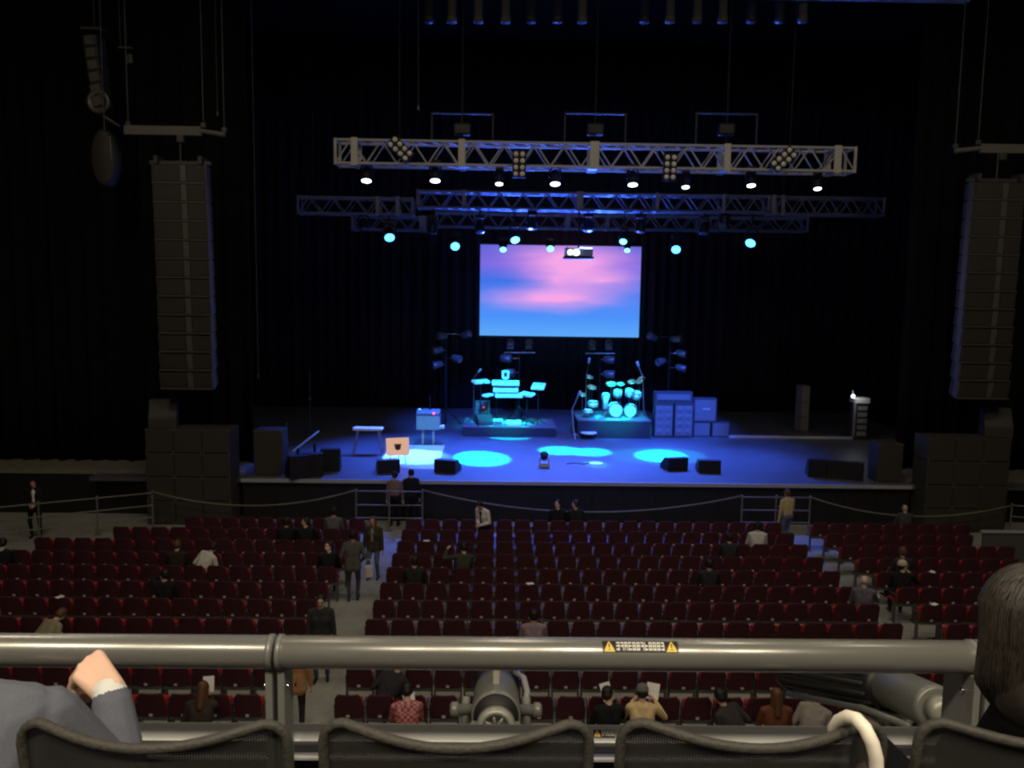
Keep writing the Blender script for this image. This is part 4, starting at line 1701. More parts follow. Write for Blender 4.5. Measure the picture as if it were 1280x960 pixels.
# white glinting lamps under the front truss
FRONTB = {2: (Vector((-.5, 35.5, 1.6)), 14000, 38, (.03, .12, 1), ), 5: (Vector((6.2, 35.5, 1.6)), 14000, 38, (.03, .12, 1)), 3: (AY(636, 490, 34.2), 14000, 19, (0, .72, 1)), 4: (AY(768, 498, 34.2), 15000, 18, (0, .68, 1)), 1: (AY(528, 535, 32), 5000, 13, (.02, .45, 1))}
wl = [(458, 226, .15), (544, 226, .15), (624, 230, .115), (694, 230, .15), (791, 231, .145), (857, 234, .115), (939, 232, .13), (1022, 236, .115)]
for i, (px, py, R) in enumerate(wl):
    L = AY(px, py, 26.35)
    h = moving_head('profile_lamp', '%s from the left of the white glinting lamps under the front truss' % ORD[i], L, (0.0, -.30, -1.0), 10.9, LENSW, R, 'white lamps under the front truss', .40)
    if i in FRONTB:
        tp, pw, an, co = FRONTB[i]
        spot_light(h, L + Vector((0, .25, -.1)), tp, pw, co, an, .6)

# blinders: banks of eight unlit lamps
for i, (px, py, ang) in enumerate(((500, 186, 48), (649, 205, 0), (838, 209, 0), (980, 199, -48))):
    c = AY(px, py, 25.72)
    t = thing('blinder', ['tilted bank of eight unlit lamps near the left end of the front truss', 'upright bank of eight unlit lamps on the front truss left of centre',
                          'upright bank of eight unlit lamps on the front truss right of centre', 'tilted bank of eight unlit lamps near the right end of the front truss'][i], 'stage light', c, 'lamp banks on the front truss')
    Rm = rotm('Y', radians(-ang)) @ rotm('X', radians(8))
    mb = MB(c)
    mb.box(c + Vector((0, .08, 0)), (.40, .14, .80), Rm, .03)
    mb.build('housing', BLACK, t)
    mb = MB(c)
    mb.box(c + Vector((0, .2, .1)), (.10, .20, .10))
    mb.build('clamp', BLACKM, t)
    for sx in (-1, 1):
        for k in range(4):
            q = c + Rm @ Vector((sx * .098, .0, -.285 + .19 * k))
            mb = MB(c)
            mb.lathe(q + Rm @ Vector((0, .01, 0)), Rm @ Vector((0, -1, 0)), [(0, .072), (.02, .072), (.035, .05), (.04, .01)], 14)
            mb.build('lamp', mat('lamp_reflector', (0.85, 0.80, 0.68), 0.35, 0.1), t)

CYAN = (0.0, 0.75, 1.0)
BLUE = (0.045, 0.13, 1.0)
# blue lamps over the stage: pixel of lens, depth, radius, pool they light, power
pool = {'a': (602, 572), 'b': (700, 563), 'c': (738, 565), 'd': (826, 569), 'rug': (520, 571), 'drum': (768, 505), 'keys': (635, 495), 'tiny': (745, 580)}
bl = [(487, 297, 32.4, .19, 'rug', 20000, 17, 'leftmost bright blue lamp hanging left of the screen'),
      (569, 308, 36.3, .19, 'a', 42000, 11.5, 'bright blue lamp hanging just left of the screen'),
      (644, 300, 32.4, .17, 'b', 40000, 12, 'upper cyan lamp over the left top corner of the screen'),
      (629, 312, 36.4, .14, 'keys', 22000, 15, 'small lower cyan lamp over the left top corner of the screen'),
      (688, 311, 36.4, .15, 'b', 7000, 10, 'cyan lamp hanging left of the projector in front of the screen'),
      (779, 302, 32.4, .14, 'c', 36000, 12, 'upper cyan lamp over the right top corner of the screen'),
      (784, 313, 36.4, .12, 'drum', 22000, 13, 'small lower cyan lamp over the right top corner of the screen'),
      (845, 312, 36.0, .19, 'd', 42000, 11.5, 'bright blue lamp hanging just right of the screen'),
      (938, 304, 32.4, .19, 'd', 5000, 22, 'rightmost bright blue lamp hanging right of the screen')]
for px, py, Y, R, tg, pw, ang, lab in bl:
    L = AY(px, py, Y)
    T = AZ(*pool[tg], SZ) if tg not in ('drum', 'keys') else AY(*pool[tg], 34.4)
    look = (T - L).normalized() * .8 + (Vector((0, 0, CAMZ)) - L).normalized() * .55
    h = moving_head('blue_lamp', lab, L, look, truss_foot(px, Y)[0], LENSC if R < .18 else LENSB, R, 'blue lamps over the stage', .45, hook=truss_foot(px, Y)[1])
    if px in (644, 779):
        spot_light(h, L + Vector((0, -.3, -.1)), (2.6, 20.5, 0), 800, BLUE, 34, 1.0)
    spot_light(h, L + look.normalized() * .12, T, pw, CYAN if tg != 'rug' else (0.12, .62, 1.0), ang, .25)
# dark wash lamps between the trusses, pointing down on the stage
wash = [(540, 292, 32.4, -3.0, 30.5), (600, 290, 32.4, -.5, 28.6), (665, 286, 32.4, 1.2, 29.6), (735, 288, 32.4, 2.9, 28.5), (800, 290, 32.4, 4.2, 30.5), (880, 292, 32.4, 7.2, 28.8), (905, 280, 32.4, 8.2, 31.5), (455, 287, 32.4, -4.2, 28.2)]
for i, (px, py, Y, tx, ty) in enumerate(wash):
    L = AY(px, py, Y)
    T = Vector((tx, ty, SZ))
    h = moving_head('wash_lamp', '%s from the left of the dark wash lamps hanging between the trusses' % ORD[[1, 2, 3, 4, 5, 6, 7, 0][i]], L, T - L + Vector((0, .6, 0)), truss_foot(px, Y)[0], LENSD, .17, 'dark wash lamps between the trusses', .40, hook=MY)
    spot_light(h, L + (T - L).normalized() * .12, T, 8500 if i not in (6, 7) else 3500, BLUE, 62, .9)

# dark hoists and bridles over the front truss
for i, px in enumerate((578, 744, 908)):
    c = AY(px, 162, 26.3)
    t = thing('chain_hoist', '%s chain hoist above the front truss inside a dark frame' % ['left', 'middle', 'right'][i], 'hoist', c, 'chain hoists over the front truss')
    mb = MB(c)
    mb.box(c, (.5, .3, .36), None, .06)
    mb.build('motor', BLACKM, t)
    mb = MB(c)
    for s in (-1, 1):
        mb.box(c + Vector((s * .92, 0, .02)), (.05, .05, .95))
    mb.box(c + Vector((0, 0, .47)), (1.88, .06, .05))
    mb.build('frame', mat('hoist_frame', (0.022, 0.022, 0.024), .6), t)
    mb = MB(c)
    mb.cyl(c + Vector((0, 0, .15)), (c.x, c.y, 18.95), .018, n=6)
    mb.cyl(c + Vector((0, 0, -.15)), (c.x, c.y, 11.62), .018, n=6)
    mb.build('chain', BLACKM, t)
# row of tall lamps at the top of the picture
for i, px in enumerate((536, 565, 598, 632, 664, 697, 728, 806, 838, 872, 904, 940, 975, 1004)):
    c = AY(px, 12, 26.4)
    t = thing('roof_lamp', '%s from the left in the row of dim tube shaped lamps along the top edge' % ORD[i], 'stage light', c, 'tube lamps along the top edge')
    lit = i in (1, 2, 3, 6, 8, 9, 10, 13)  # barrels whose lit sides are painted as a lighter olive colour
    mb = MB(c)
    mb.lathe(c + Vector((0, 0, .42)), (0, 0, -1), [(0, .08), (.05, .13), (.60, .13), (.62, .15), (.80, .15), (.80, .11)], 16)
    mb.build('barrel', mat('lamp_lit_side', (0.12, 0.112, 0.075), .5) if lit else mat('lamp_unlit_side', (0.03, 0.03, 0.03), .5), t)
    mb = MB(c)
    mb.lathe(c + Vector((0, 0, -.36)), (0, 0, -1), [(0, .125), (.03, .11), (.04, .02)], 14)
    mb.build('lens', LENSD, t)
    mb = MB(c)
    mb.cyl(c + Vector((0, 0, .40)), (c.x, c.y, 16.4), .03, n=6)
    mb.build('clamp', BLACKM, t)
tz = 16.42
mb = MB((2, 26.4, tz))
mb.cyl((-3.5, 26.4, tz), (10.5, 26.4, tz), .05, n=8)
mb.build('lamp_bar', BLACKM)
tag(bpy.data.objects['lamp_bar'], 'dark bar carrying the row of tube shaped lamps along the top edge', 'bar')
a, b = AY(925, 0, 26), AY(1210, 3, 26)
mb = MB((a + b) / 2)
mb.box((a + b) / 2 + Vector((0, 0, .10)), ((b - a).length, .3, .14), None, .02)
tag(mb.build('upper_beam', mat('upper_beam_paint', (0.35, 0.36, 0.42), .5)), 'pale lower edge of a beam at the top right of the picture', 'beam')

# ------------------------------------------------------------------ screen and projector
SY = 40.0
s00, s11 = AY(599, 307, SY), AY(799, 421, SY)
sx0, sx1, sz1, sz0 = AY(600, 363, SY).x, AY(800, 365, SY).x, AY(700, 307, SY).z, AY(700, 420.5, SY).z
scx, scz = (sx0 + sx1) / 2, (sz0 + sz1) / 2
t = thing('projection_screen', 'large lit screen with a pink and blue sunset sky hanging over the stage', 'screen', (scx, SY, scz))
sm = bpy.data.materials.new('sunset_picture')
sm.use_nodes = True
nt = sm.node_tree
nt.nodes.remove(nt.nodes['Principled BSDF'])
tc = nt.nodes.new('ShaderNodeTexCoord')
nz = nt.nodes.new('ShaderNodeTexNoise')
nz.inputs['Scale'].default_value = 2.2
nz.inputs['Detail'].default_value = 2
mp0 = nt.nodes.new('ShaderNodeMapping')
mp0.inputs['Scale'].default_value = (1.2, 1, 4.0)
nt.links.new(tc.outputs['Generated'], mp0.inputs['Vector'])
nt.links.new(mp0.outputs[0], nz.inputs['Vector'])
wob = nt.nodes.new('ShaderNodeVectorMath')
wob.operation = 'MULTIPLY_ADD'
sub = nt.nodes.new('ShaderNodeVectorMath')
sub.operation = 'SUBTRACT'
sub.inputs[1].default_value = (.5, .5, .5)
nt.links.new(nz.outputs['Color'], sub.inputs[0])
wob.inputs[1].default_value = (.22, 0, .12)
nt.links.new(sub.outputs[0], wob.inputs[0])
nt.links.new(tc.outputs['Generated'], wob.inputs[2])


def blob(u, v, ru, rv):
    mp = nt.nodes.new('ShaderNodeMapping')
    mp.inputs['Scale'].default_value = (1 / ru, 0.0001, 1 / rv)
    mp.inputs['Location'].default_value = (-u / ru, 0, -v / rv)
    nt.links.new(wob.outputs[0], mp.inputs['Vector'])
    g = nt.nodes.new('ShaderNodeTexGradient')
    g.gradient_type = 'QUADRATIC_SPHERE'
    nt.links.new(mp.outputs[0], g.inputs['Vector'])
    return g.outputs['Fac']


def mth(op, a, b):
    n = nt.nodes.new('ShaderNodeMath')
    n.operation = op
    for k, q in ((0, a), (1, b)):
        if isinstance(q, (int, float)):
            n.inputs[k].default_value = q
        else:
            nt.links.new(q, n.inputs[k])
    return n.outputs[0]


sep = nt.nodes.new('ShaderNodeSeparateXYZ')
nt.links.new(tc.outputs['Generated'], sep.inputs[0])
rampn = nt.nodes.new('ShaderNodeValToRGB')
el = rampn.color_ramp.elements
el[0].position, el[0].color = 0.0, (0.12, 0.42, 1.0, 1)
el[1].position, el[1].color = 1.0, (0.12, 0.14, 0.72, 1)
for ps, cc in ((.22, (0.075, 0.30, 1.0, 1)), (.42, (0.10, 0.25, 0.95, 1)), (.62, (0.055, 0.18, 0.85, 1)), (.80, (0.20, 0.15, 0.80, 1))):
    e = el.new(ps)
    e.color = cc
nt.links.new(sep.outputs['Z'], rampn.inputs[0])
pk = blob(.56, .84, .62, .36)
pk = mth('ADD', pk, mth('MULTIPLY', blob(.45, .42, .58, .20), 1.05))
pk = mth('ADD', pk, mth('MULTIPLY', blob(.78, .62, .42, .24), .6))
pk = mth('ADD', pk, mth('MULTIPLY', blob(.50, .62, .35, .30), .45))
pk = mth('MULTIPLY', pk, 1.45)
pk = mth('MINIMUM', pk, 1.0)
mx = nt.nodes.new('ShaderNodeMix')
mx.data_type = 'RGBA'
nt.links.new(pk, mx.inputs[0])
nt.links.new(rampn.outputs[0], mx.inputs[6])
mx.inputs[7].default_value = (0.96, 0.40, 0.86, 1)
em = nt.nodes.new('ShaderNodeEmission')
em.inputs['Strength'].default_value = 0.95
nt.links.new(mx.outputs[2], em.inputs[0])
nt.links.new(em.outputs[0], nt.nodes['Material Output'].inputs[0])
mb = MB(t.location)
mb.box((scx, SY, scz), (sx1 - sx0, .02, sz1 - sz0))
mb.build('picture', sm, t)
mb = MB(t.location)
w, h = sx1 - sx0, sz1 - sz0
for s in (-1, 1):
    mb.box((scx + s * (w / 2 + .06), SY + .02, scz), (.12, .08, h + .24))
    mb.box((scx, SY + .02, scz + s * (h / 2 + .06)), (w, .08, .12))
mb.build('border', BLACK, t)
mb = MB(t.location)
for s in (-1, 1):
    mb.cyl((scx + s * w * .4, SY + .02, sz1), (scx + s * w * .4, SY + .02, 18.95), .02, n=6)
mb.build('hanging_wires', BLACKM, t)['kind'] = 'stuff'
pc = AY(723, 317, 32.4)
t = thing('projector', 'pale projector with glinting front hanging before the top edge of the screen', 'projector', pc)
mb = MB(pc)
mb.box(pc + Vector((0, 0, .05)), (1.05, .55, .30), None, .04)
mb.build('body', mat('projector_shell', (0.55, 0.62, 0.66), .35), t)
mb = MB(pc)
mb.box(pc + Vector((0, 0, -.16)), (1.12, .62, .10), None, .02)
mb.build('tray', BLACK, t)
for dx, r in ((-.33, .09), (-.10, .11)):
    mb = MB(pc)
    mb.lathe(pc + Vector((dx, -.27, .03)), (0, -1, 0), [(0, r), (.03, r), (.04, r * .8), (.045, .01)], 16)
    mb.build('lens', LENSW, t)
mb = MB(pc)
for s in (-1, 1):
    mb.cyl(pc + Vector((s * .42, 0, -.16)), pc + Vector((s * .42, 0, .25)), .02, n=6)
mb.cyl(pc + Vector((0, 0, .2)), (pc.x, pc.y, truss_foot(723, 32)[0]), .035, n=8)
mb.cyl((pc.x, pc.y, truss_foot(723, 32)[0]), (pc.x, MY, truss_foot(723, 32)[0]), .035, n=8)
mb.build('mount', BLACKM, t)

# ------------------------------------------------------------------ on the stage floor
RISER = mat('riser_skirt', (0.03, 0.03, 0.034), .7)
RISERTOP = mat('riser_top', (0.16, 0.16, 0.17), .5)


def riser(label, pxl, pxr, pyb, pyt, depth):
    a, b = AZ(pxl, pyb, SZ), AZ(pxr, pyb, SZ)
    Y = (a.y + b.y) / 2
    h = AY((pxl + pxr) / 2, pyt, Y).z - SZ
    cx, w = (a.x + b.x) / 2, b.x - a.x
    t = thing('riser', label, 'riser', (cx, Y + depth / 2, SZ))
    mb = MB(t.location)
    mb.box((cx, Y + depth / 2, SZ + h / 2 - .03), (w, depth, h - .06))
    mb.build('skirt', RISER, t)
    mb = MB(t.location)
    mb.box((cx, Y + depth / 2, SZ + h - .03), (w + .03, depth + .03, .06), None, .01)
    mb.build('platform', RISERTOP, t)
    return cx, Y, h + SZ, w


drx, dry, drz, drw = riser('black platform under the drum kit', 722, 812, 548, 525, 2.4)
kbx, kby, kbz, kbw = riser('low dark platform under the keyboards', 579, 694, 546, 533, 2.2)


def tripod(mb, base, h, spread, r=.012):
    base = Vector(base)
    mb.cyl(base + Vector((0, 0, .08)), base + Vector((0, 0, h)), r, n=6)
    for k in range(3):
        a = 2 * pi * k / 3 + .4
        mb.tube([base + Vector((0, 0, .30 * spread + .12)), base + Vector((cos(a) * spread, sin(a) * spread, .01))], r * .9, 6)


def drum(name, label, c, axis, r, h, stand=None, group='drums on the black platform', hoop=True):
    t = thing(name, label, 'drum', c, group)
    ax = Vector(axis).normalized()
    mb = MB(c)
    mb.lathe(Vector(c) - ax * h / 2, ax, [(0, r * .97), (0, r), (h, r), (h, r * .97)], 24)
    mb.build('shell', DRUMW, t)
    for s in (-1, 1):
        mb = MB(c)
        mb.lathe(Vector(c) + ax * s * (h / 2 - .005), ax * s, [(-.02, r * 1.04), (.012, r * 1.04), (.012, r * .9), (.004, r * .88)], 24)
        mb.build('hoop', CHROME, t)
    mb = MB(c)
    a = ax.orthogonal().normalized()
    b2 = ax.cross(a)
    for k in range(6):
        q = Vector(c) + (a * cos(k * pi / 3) + b2 * sin(k * pi / 3)) * r * 1.02
        mb.cyl(q - ax * h * .45, q + ax * h * .45, .012, n=5)
    mb.build('tension_rods', CHROME, t)['kind'] = 'stuff'
    if stand is not None:
        mb = MB(c)
        q = Vector((c[0], c[1] + .05, stand))
        tripod(mb, q, c[2] - stand, .26)
        mb.build('stand', CHROME, t)
    return t


D = lambda px, py, dy: AY(px, py, dry + dy)
drum('bass_drum', 'pale bass drum standing at the front centre of the drum kit', D(769, 512, .8), (0, 1, .0), .30, .42)
drum('bass_drum', 'darker second bass drum right of the pale one', D(788, 513, .95), (.2, 1, 0), .27, .40)
drum('tom_drum', 'leftmost mounted tom above the bass drum', D(757, 496, .9), (0, -.45, 1), .16, .22, drz)
drum('tom_drum', 'middle mounted tom above the bass drum', D(772, 492, 1.0), (0, -.45, 1), .17, .24, drz)
drum('tom_drum', 'right mounted tom above the second bass drum', D(787, 491, 1.0), (0, -.4, 1), .18, .25, drz)
drum('tom_drum', 'far right mounted tom below the right cymbals', D(796, 494, 1.2), (.1, -.4, 1), .18, .28, drz)
drum('floor_tom', 'wide pale floor drum at the left side of the kit', D(741, 505, .9), (0, -.1, 1), .21, .24, drz)
drum('snare_drum', 'shallow drum low at the left front corner of the platform', D(735, 514, .5), (0, -.1, 1), .19, .13, drz)
drum('tall_drum', 'tall upright pale drum left of the bass drum', D(757, 502, .6), (0, 0, 1), .11, .62, drz)


def cymbal(label, c, tilt, r):
    t = thing('cymbal_stand', label, 'cymbal', (c[0], c[1], drz), 'cymbals of the drum kit')
    mb = MB(t.location)
    tripod(mb, t.location, c[2] - drz, .28)
    mb.build('stand', CHROME, t)
    mb = MB(t.location)
    ax = Vector((tilt, -.45, 1)).normalized()
    mb.lathe(Vector(c), ax, [(0, r), (.012, r * .6), (.02, r * .25), (.05, r * .16), (.055, .01)], 24)
    mb.build('cymbal', GOLD, t)


for lab, px, py, dy, tl, r in (('lowest left cymbal of the drum kit', 728, 493, 1.0, .2, .20), ('cymbal over the left end of the toms', 740, 484, 1.3, .1, .22),
                               ('cymbal over the bass drum, left of centre', 764, 480, 1.5, .0, .24), ('small cymbal right of the kit centre', 776, 480, 1.5, .0, .18),
                               ('cymbal high over the right toms', 790, 477, 1.4, -.2, .20), ('steeply tilted bright cymbal at the far right of the kit', 800, 475, 1.2, -.9, .24),
                               ('cone shaped cymbal under the left microphone boom', 737, 471, 1.3, .3, .18)):
    cymbal(lab, D(px, py, dy), tl, r)


def boom(label, base, top, tip, cat='microphone stand', m=CHROME, r=.02, name='microphone_stand', zb=SZ):
    base, top, tip = Vector(base), Vector(top), Vector(tip)
    t = thing(name, label, cat, base)
    mb = MB(base)
    mb.cyl(base + Vector((0, 0, .03)), top, r, n=8)
    mb.build('pole', m, t)
    mb = MB(base)
    for k in range(3):
        a = 2 * pi * k / 3 + .6
        mb.tube([base + Vector((0, 0, .25)), base + Vector((cos(a) * .3, sin(a) * .3, .015))], r * .8, 6)
    mb.build('tripod_base', m, t)
    mb = MB(base)
    mb.cyl(top, tip, r * .8, n=6)
    mb.build('boom_arm', m, t)
    mb = MB(base)
    dd = (tip - top).normalized()
    mb.capsule(tip, tip + dd * .14, r * 1.6, r * 2.0)
    mb.build('microphone', mat('mic_grey', (.45, .45, .46), .4, .4), t)


q = D(732, 520, 1.0)
boom('tall microphone boom rising at the left of the drum kit', (q.x, q.y, drz), D(733, 470, 1.0), D(736, 453, 1.0), r=.03)
q = D(805, 520, 1.0)
boom('tall bent microphone boom rising at the right of the drum kit', (q.x, q.y, drz), D(804, 472, 1.0), D(798, 457, .9), r=.03)
q = AZ(718, 549, SZ)
boom('straight microphone stand with a curved top in front of the drum platform', q, AY(715, 512, q.y), AY(723, 494, q.y), r=.028, m=mat('stand_pale', (.5, .5, .52), .3, .4))

# keyboards ---------------------------------------------------------------
K = lambda px, py, dy=.8: AY(px, py, kby + dy)


def keyboard(label, c, w, yaw=0.0, tilt=0.0, d=.34, h=.10):
    t = thing('keyboard', label, 'keyboard', c, 'keyboards on the stage left of centre', yaw)
    Rm = rotm('X', tilt)
    mb = MB()
    mb.box((0, 0, 0), (w, d, h), Rm, .015)
    mb.build('case', KEYW, t)
    mb = MB()
    n = max(10, int(w / .024))
    for i in range(n):
        mb.box(Rm @ Vector((-w * .46 + w * .92 * (i + .5) / n, -d * .26, h / 2 + .008)), (w * .92 / n * .88, d * .40, .016), Rm)
    mb.build('white_keys', WHITE, t)['kind'] = 'stuff'
    mb = MB()
    mb.box(Rm @ Vector((0, d * .24, h / 2 + .004)), (w * .8, d * .30, .008), Rm)
    mb.build('control_panel', mat('panel_grey', (.4, .4, .42), .4), t)
    return t


ks = thing('keyboard_stand', 'three tier stand carrying the stacked keyboards', 'stand', (K(633, 520).x, kby + .95, kbz))
z3 = [K(633, 494).z, K(633, 487.5).z, K(633, 479.5).z]
for s in (-1, 1):
    mb = MB(ks.location)
    x = ks.location.x + s * .42
    mb.tube([(x, kby + 1.25, kbz + .02), (x, kby + 1.12, z3[2] - .08)], .025, 8)
    mb.box((x, kby + 1.0, kbz + .02), (.06, .6, .04))
    for z in z3:
        mb.box((x, kby + .95, z - .07), (.035, .40, .03))
    mb.build('upright', BLACKM, ks)
keyboard('lowest and longest of the three stacked keyboards', (K(636, 494).x, kby + .78, z3[0]), 1.12, 0, .25)
keyboard('middle of the three stacked keyboards', (K(632, 487).x, kby + .86, z3[1]), 1.02, 0, .3)
keyboard('top of the three stacked keyboards', (K(632, 479).x, kby + .94, z3[2]), 1.10, 0, .35)
mp = thing('monitor', 'small square monitor with a dark centre on top of the stacked keyboards', 'monitor', (K(632, 468).x, kby + 1.1, K(632, 474).z))
mb = MB()
for s in (-1, 1):
    mb.box((s * .11, 0, .16), (.08, .06, .32), None, .01)
    mb.box((0, 0, .16 + s * .13), (.15, .06, .07), None, .01)
mb.box((0, .02, -.02), (.18, .16, .04))
mb.build('frame', KEYW, mp)
mb = MB()
mb.box((0, .01, .16), (.15, .03, .20))
mb.build('dark_screen', BLACK, mp)
def stand_under(label, c, zb, m=BLACKM):
    t = thing('instrument_stand', label, 'stand', (c[0], c[1], zb))
    mb = MB(t.location)
    tripod(mb, t.location, c[2] - zb - .03, .32, .02)
    mb.build('tripod', m, t)
    mb = MB(t.location)
    mb.box((c[0], c[1], c[2] - .05), (.30, .22, .03))
    mb.build('tray', m, t)


c = K(659, 493, .6)
keyboard('small angled keyboard at the right end of the stack', c, .62, -.75, .3, .30, .10)
stand_under('tripod stand under the small angled keyboard', c, kbz)
c = K(673, 483, .75)
keyboard('flat pale electronic pad raised at the far right of the keyboards', c, .55, -.35, .55, .42, .06)
stand_under('tripod stand under the raised pale pad', c, kbz)
c = K(610, 494, .55)
keyboard('narrow keyboard seen end on, slanting down left of the stack', c, .60, 1.05, .2, .22, .08)
stand_under('tripod stand under the slanting narrow keyboard', c, kbz)
c = K(601, 477, .9)
keyboard('upper left keyboard turned towards the stack', c, .75, .65, .25, .30, .10)
stand_under('tripod stand under the upper left keyboard', c, kbz)
q = K(592, 525, .8)
boom('microphone stand at the left end of the keyboards', (q.x, q.y, kbz), K(592, 472, .8), K(598, 465, .7), r=.022)
rk = thing('gear_rack', 'dark rack with a red light under the upper left keyboard', 'rack', (K(603, 525, 1.2).x, kby + 1.3, kbz))
mb = MB()
mb.box((0, 0, .42), (.62, .5, .84), None, .02)
mb.build('case', TOLEX, rk)
mb = MB()
for i in range(5):
    mb.box((0, -.255, .12 + i * .15), (.52, .02, .11), None, .005)
mb.build('panels', mat('rack_panel', (.12, .12, .13), .4, .3), rk)['kind'] = 'stuff'
mb = MB()
mb.ell((.05, -.27, .62), (.03, .02, .03))
mb.build('red_light', glow('led_red', (1, .05, .12), 2.0), rk)
c = AZ(642, 533, kbz)
t = thing('pedal_board', 'bright slanted pedal box at the front of the keyboard platform', 'pedal', (c.x, c.y + .15, kbz))
mb = MB()
mb.box((0, 0, .10), (.58, .36, .16), rotm('X', .25), .02)
mb.build('case', KEYW, t)
mb = MB()
for i in range(4):
    mb.lathe((-.2 + .13 * i, -.03, .17), (0, -.25, 1), [(0, .03), (.02, .03), (.03, .015)], 10)
mb.build('buttons', CHROME, t)['kind'] = 'stuff'
c = AZ(624, 533, kbz)
t = thing('small_amplifier', 'small pale box left of the bright pedal box under the keyboards', 'box', (c.x - .05, c.y + .25, kbz))
mb = MB()
mb.box((0, 0, .13), (.38, .3, .24), rotm('X', .15), .02)
mb.build('case', mat('box_pale', (.42, .42, .44), .5), t)
mb = MB()
mb.box((0, -.165, .13), (.30, .02, .15), rotm('X', .15))
mb.build('front_panel', AMPGRILL, t)
c = AZ(605, 533, kbz)
wedge('monitor_wedge', 'dark round backed monitor at the left front of the keyboard platform', (c.x, c.y + .45, kbz), .62, .5, .40, .3, 'speaker')

# amplifiers ------------------------------------------------------------------
def amp(name, label, pxl, pxr, pyt, pyb, Y, zb, grid=None, logo=False, head=False, group='amplifiers right of the drums'):
    a, b = AY(pxl, pyb, Y), AY(pxr, pyb, Y)
    zt = AY((pxl + pxr) / 2, pyt, Y).z
    w, h, d = b.x - a.x - .02, zt - zb, .42
    t = thing(name, label, 'amplifier', ((a.x + b.x) / 2, Y + d / 2, zb), group)
    mb = MB()
    mb.box((0, 0, h / 2), (w, d, h), None, .02)
    mb.build('cabinet', TOLEX, t)
    mb = MB()
    mb.box((0, -d / 2 - .004, h * (.5 if not head else .55)), (w * .88, .015, h * (.86 if not head else .5)), None, .004)
    mb.build('grille', AMPGRILL, t)
    if grid:
        nx, nz = grid
        for i in range(nx):
            for j in range(nz):
                mb = MB()
                r = min(w * .88 / nx, h * .86 / nz) * .42
                mb.lathe((-w * .44 + w * .88 * (i + .5) / nx, -d / 2 - .01, h * .07 + h * .86 * (j + .5) / nz), (0, -1, 0), [(0, r), (.012, r), (.012, r * .8), (.004, r * .35), (.012, r * .3), (.02, .005)], 14)
                mb.build('speaker_cone', AMPGRILL, t)
    if logo:
        mb = MB()
        pts = [(-.13, 0, -.03), (-.10, 0, .05), (-.08, 0, -.03), (-.05, 0, .03), (-.02, 0, -.02), (.02, 0, .03), (.05, 0, -.02), (.08, 0, .05), (.10, 0, -.02), (.14, 0, .02)]
        mb.tube([Vector(p) * 1.05 + Vector((.03, -d / 2 - .02, h * .55)) for p in pts], .014, 6)
        mb.build('script_badge', WHITE, t)
    if head:
        mb = MB()
        for i in range(6):
            mb.lathe((-w * .36 + w * .72 * i / 5, -d / 2 - .005, h * .18), (0, -1, 0), [(0, .025), (.03, .022), (.032, .01)], 10)
        mb.build('knobs', CHROME, t)['kind'] = 'stuff'
    mb = MB()
    mb.tube([(-.1, 0, h), (-.08, 0, h + .03), (.08, 0, h + .03), (.1, 0, h)], .012, 6)
    mb.build('handle', BLACKM, t)
    return t, zt


ay = 33.75
_, zt = amp('bass_cabinet', 'tall speaker cabinet, left of the pair beside the drum platform', 817, 841, 504, 548, ay, SZ, (2, 4))
amp('bass_cabinet', 'tall speaker cabinet, right of the pair beside the drum platform', 842, 866, 504, 548, ay, SZ, (2, 4))
amp('amplifier_head', 'wide amplifier head lying on the pair of tall speaker cabinets', 818, 866, 490, 504, ay + .02, zt + .002, head=True)
ay2 = 34.1
_, zb1 = amp('guitar_cabinet', 'small low speaker cabinet, left of the two under the guitar amplifier', 866, 888, 528, 548, ay2, SZ)
amp('guitar_cabinet', 'small low speaker cabinet at the right end of the amplifiers', 889, 912, 528, 548, ay2, SZ)
amp('guitar_amplifier', 'guitar amplifier with a pale script badge on the small cabinets', 866, 896, 498, 528, ay2, zb1 + .002, logo=True)

# front of stage ------------------------------------------------------------------
c = AZ(735, 547, SZ)
t = thing('stool', 'small round white topped stool in front of the drum platform', 'stool', (c.x, c.y - .2, SZ))
mb = MB()
zs = AY(735, 540, c.y - .2).z - SZ
mb.lathe((0, 0, zs), (0, 0, -1), [(0, .30), (.02, .325), (.05, .325), (.07, .28)], 24)
mb.build('seat', WHITE, t)
for k in range(4):
    mb = MB()
    a = pi / 4 + k * pi / 2
    mb.cyl((cos(a) * .2, sin(a) * .2, zs - .06), (cos(a) * .26, sin(a) * .26, 0), .016, n=6)
    mb.build('leg', CHROME, t)

b0, b1 = AZ(443, 567, SZ), AZ(478, 567, SZ)
by = b0.y
zt = AY(461, 534.5, by).z - SZ
t = thing('side_table', 'pale topped folding table with splayed legs at the left of the stage', 'table', ((b0.x + b1.x) / 2, by, SZ))
mb = MB()
mb.box((0, 0, zt - .04), (1.05, .45, .09), None, .035)
mb.build('tabletop', WHITE, t)
for sx in (-1, 1):
    for sy in (-1, 1):
        mb = MB()
        mb.cyl((sx * .36, sy * .15, zt - .08), (sx * .52, sy * .22, 0), .024, n=8)
        mb.build('leg', mat('table_leg', (.30, .30, .32), .4, .4), t)

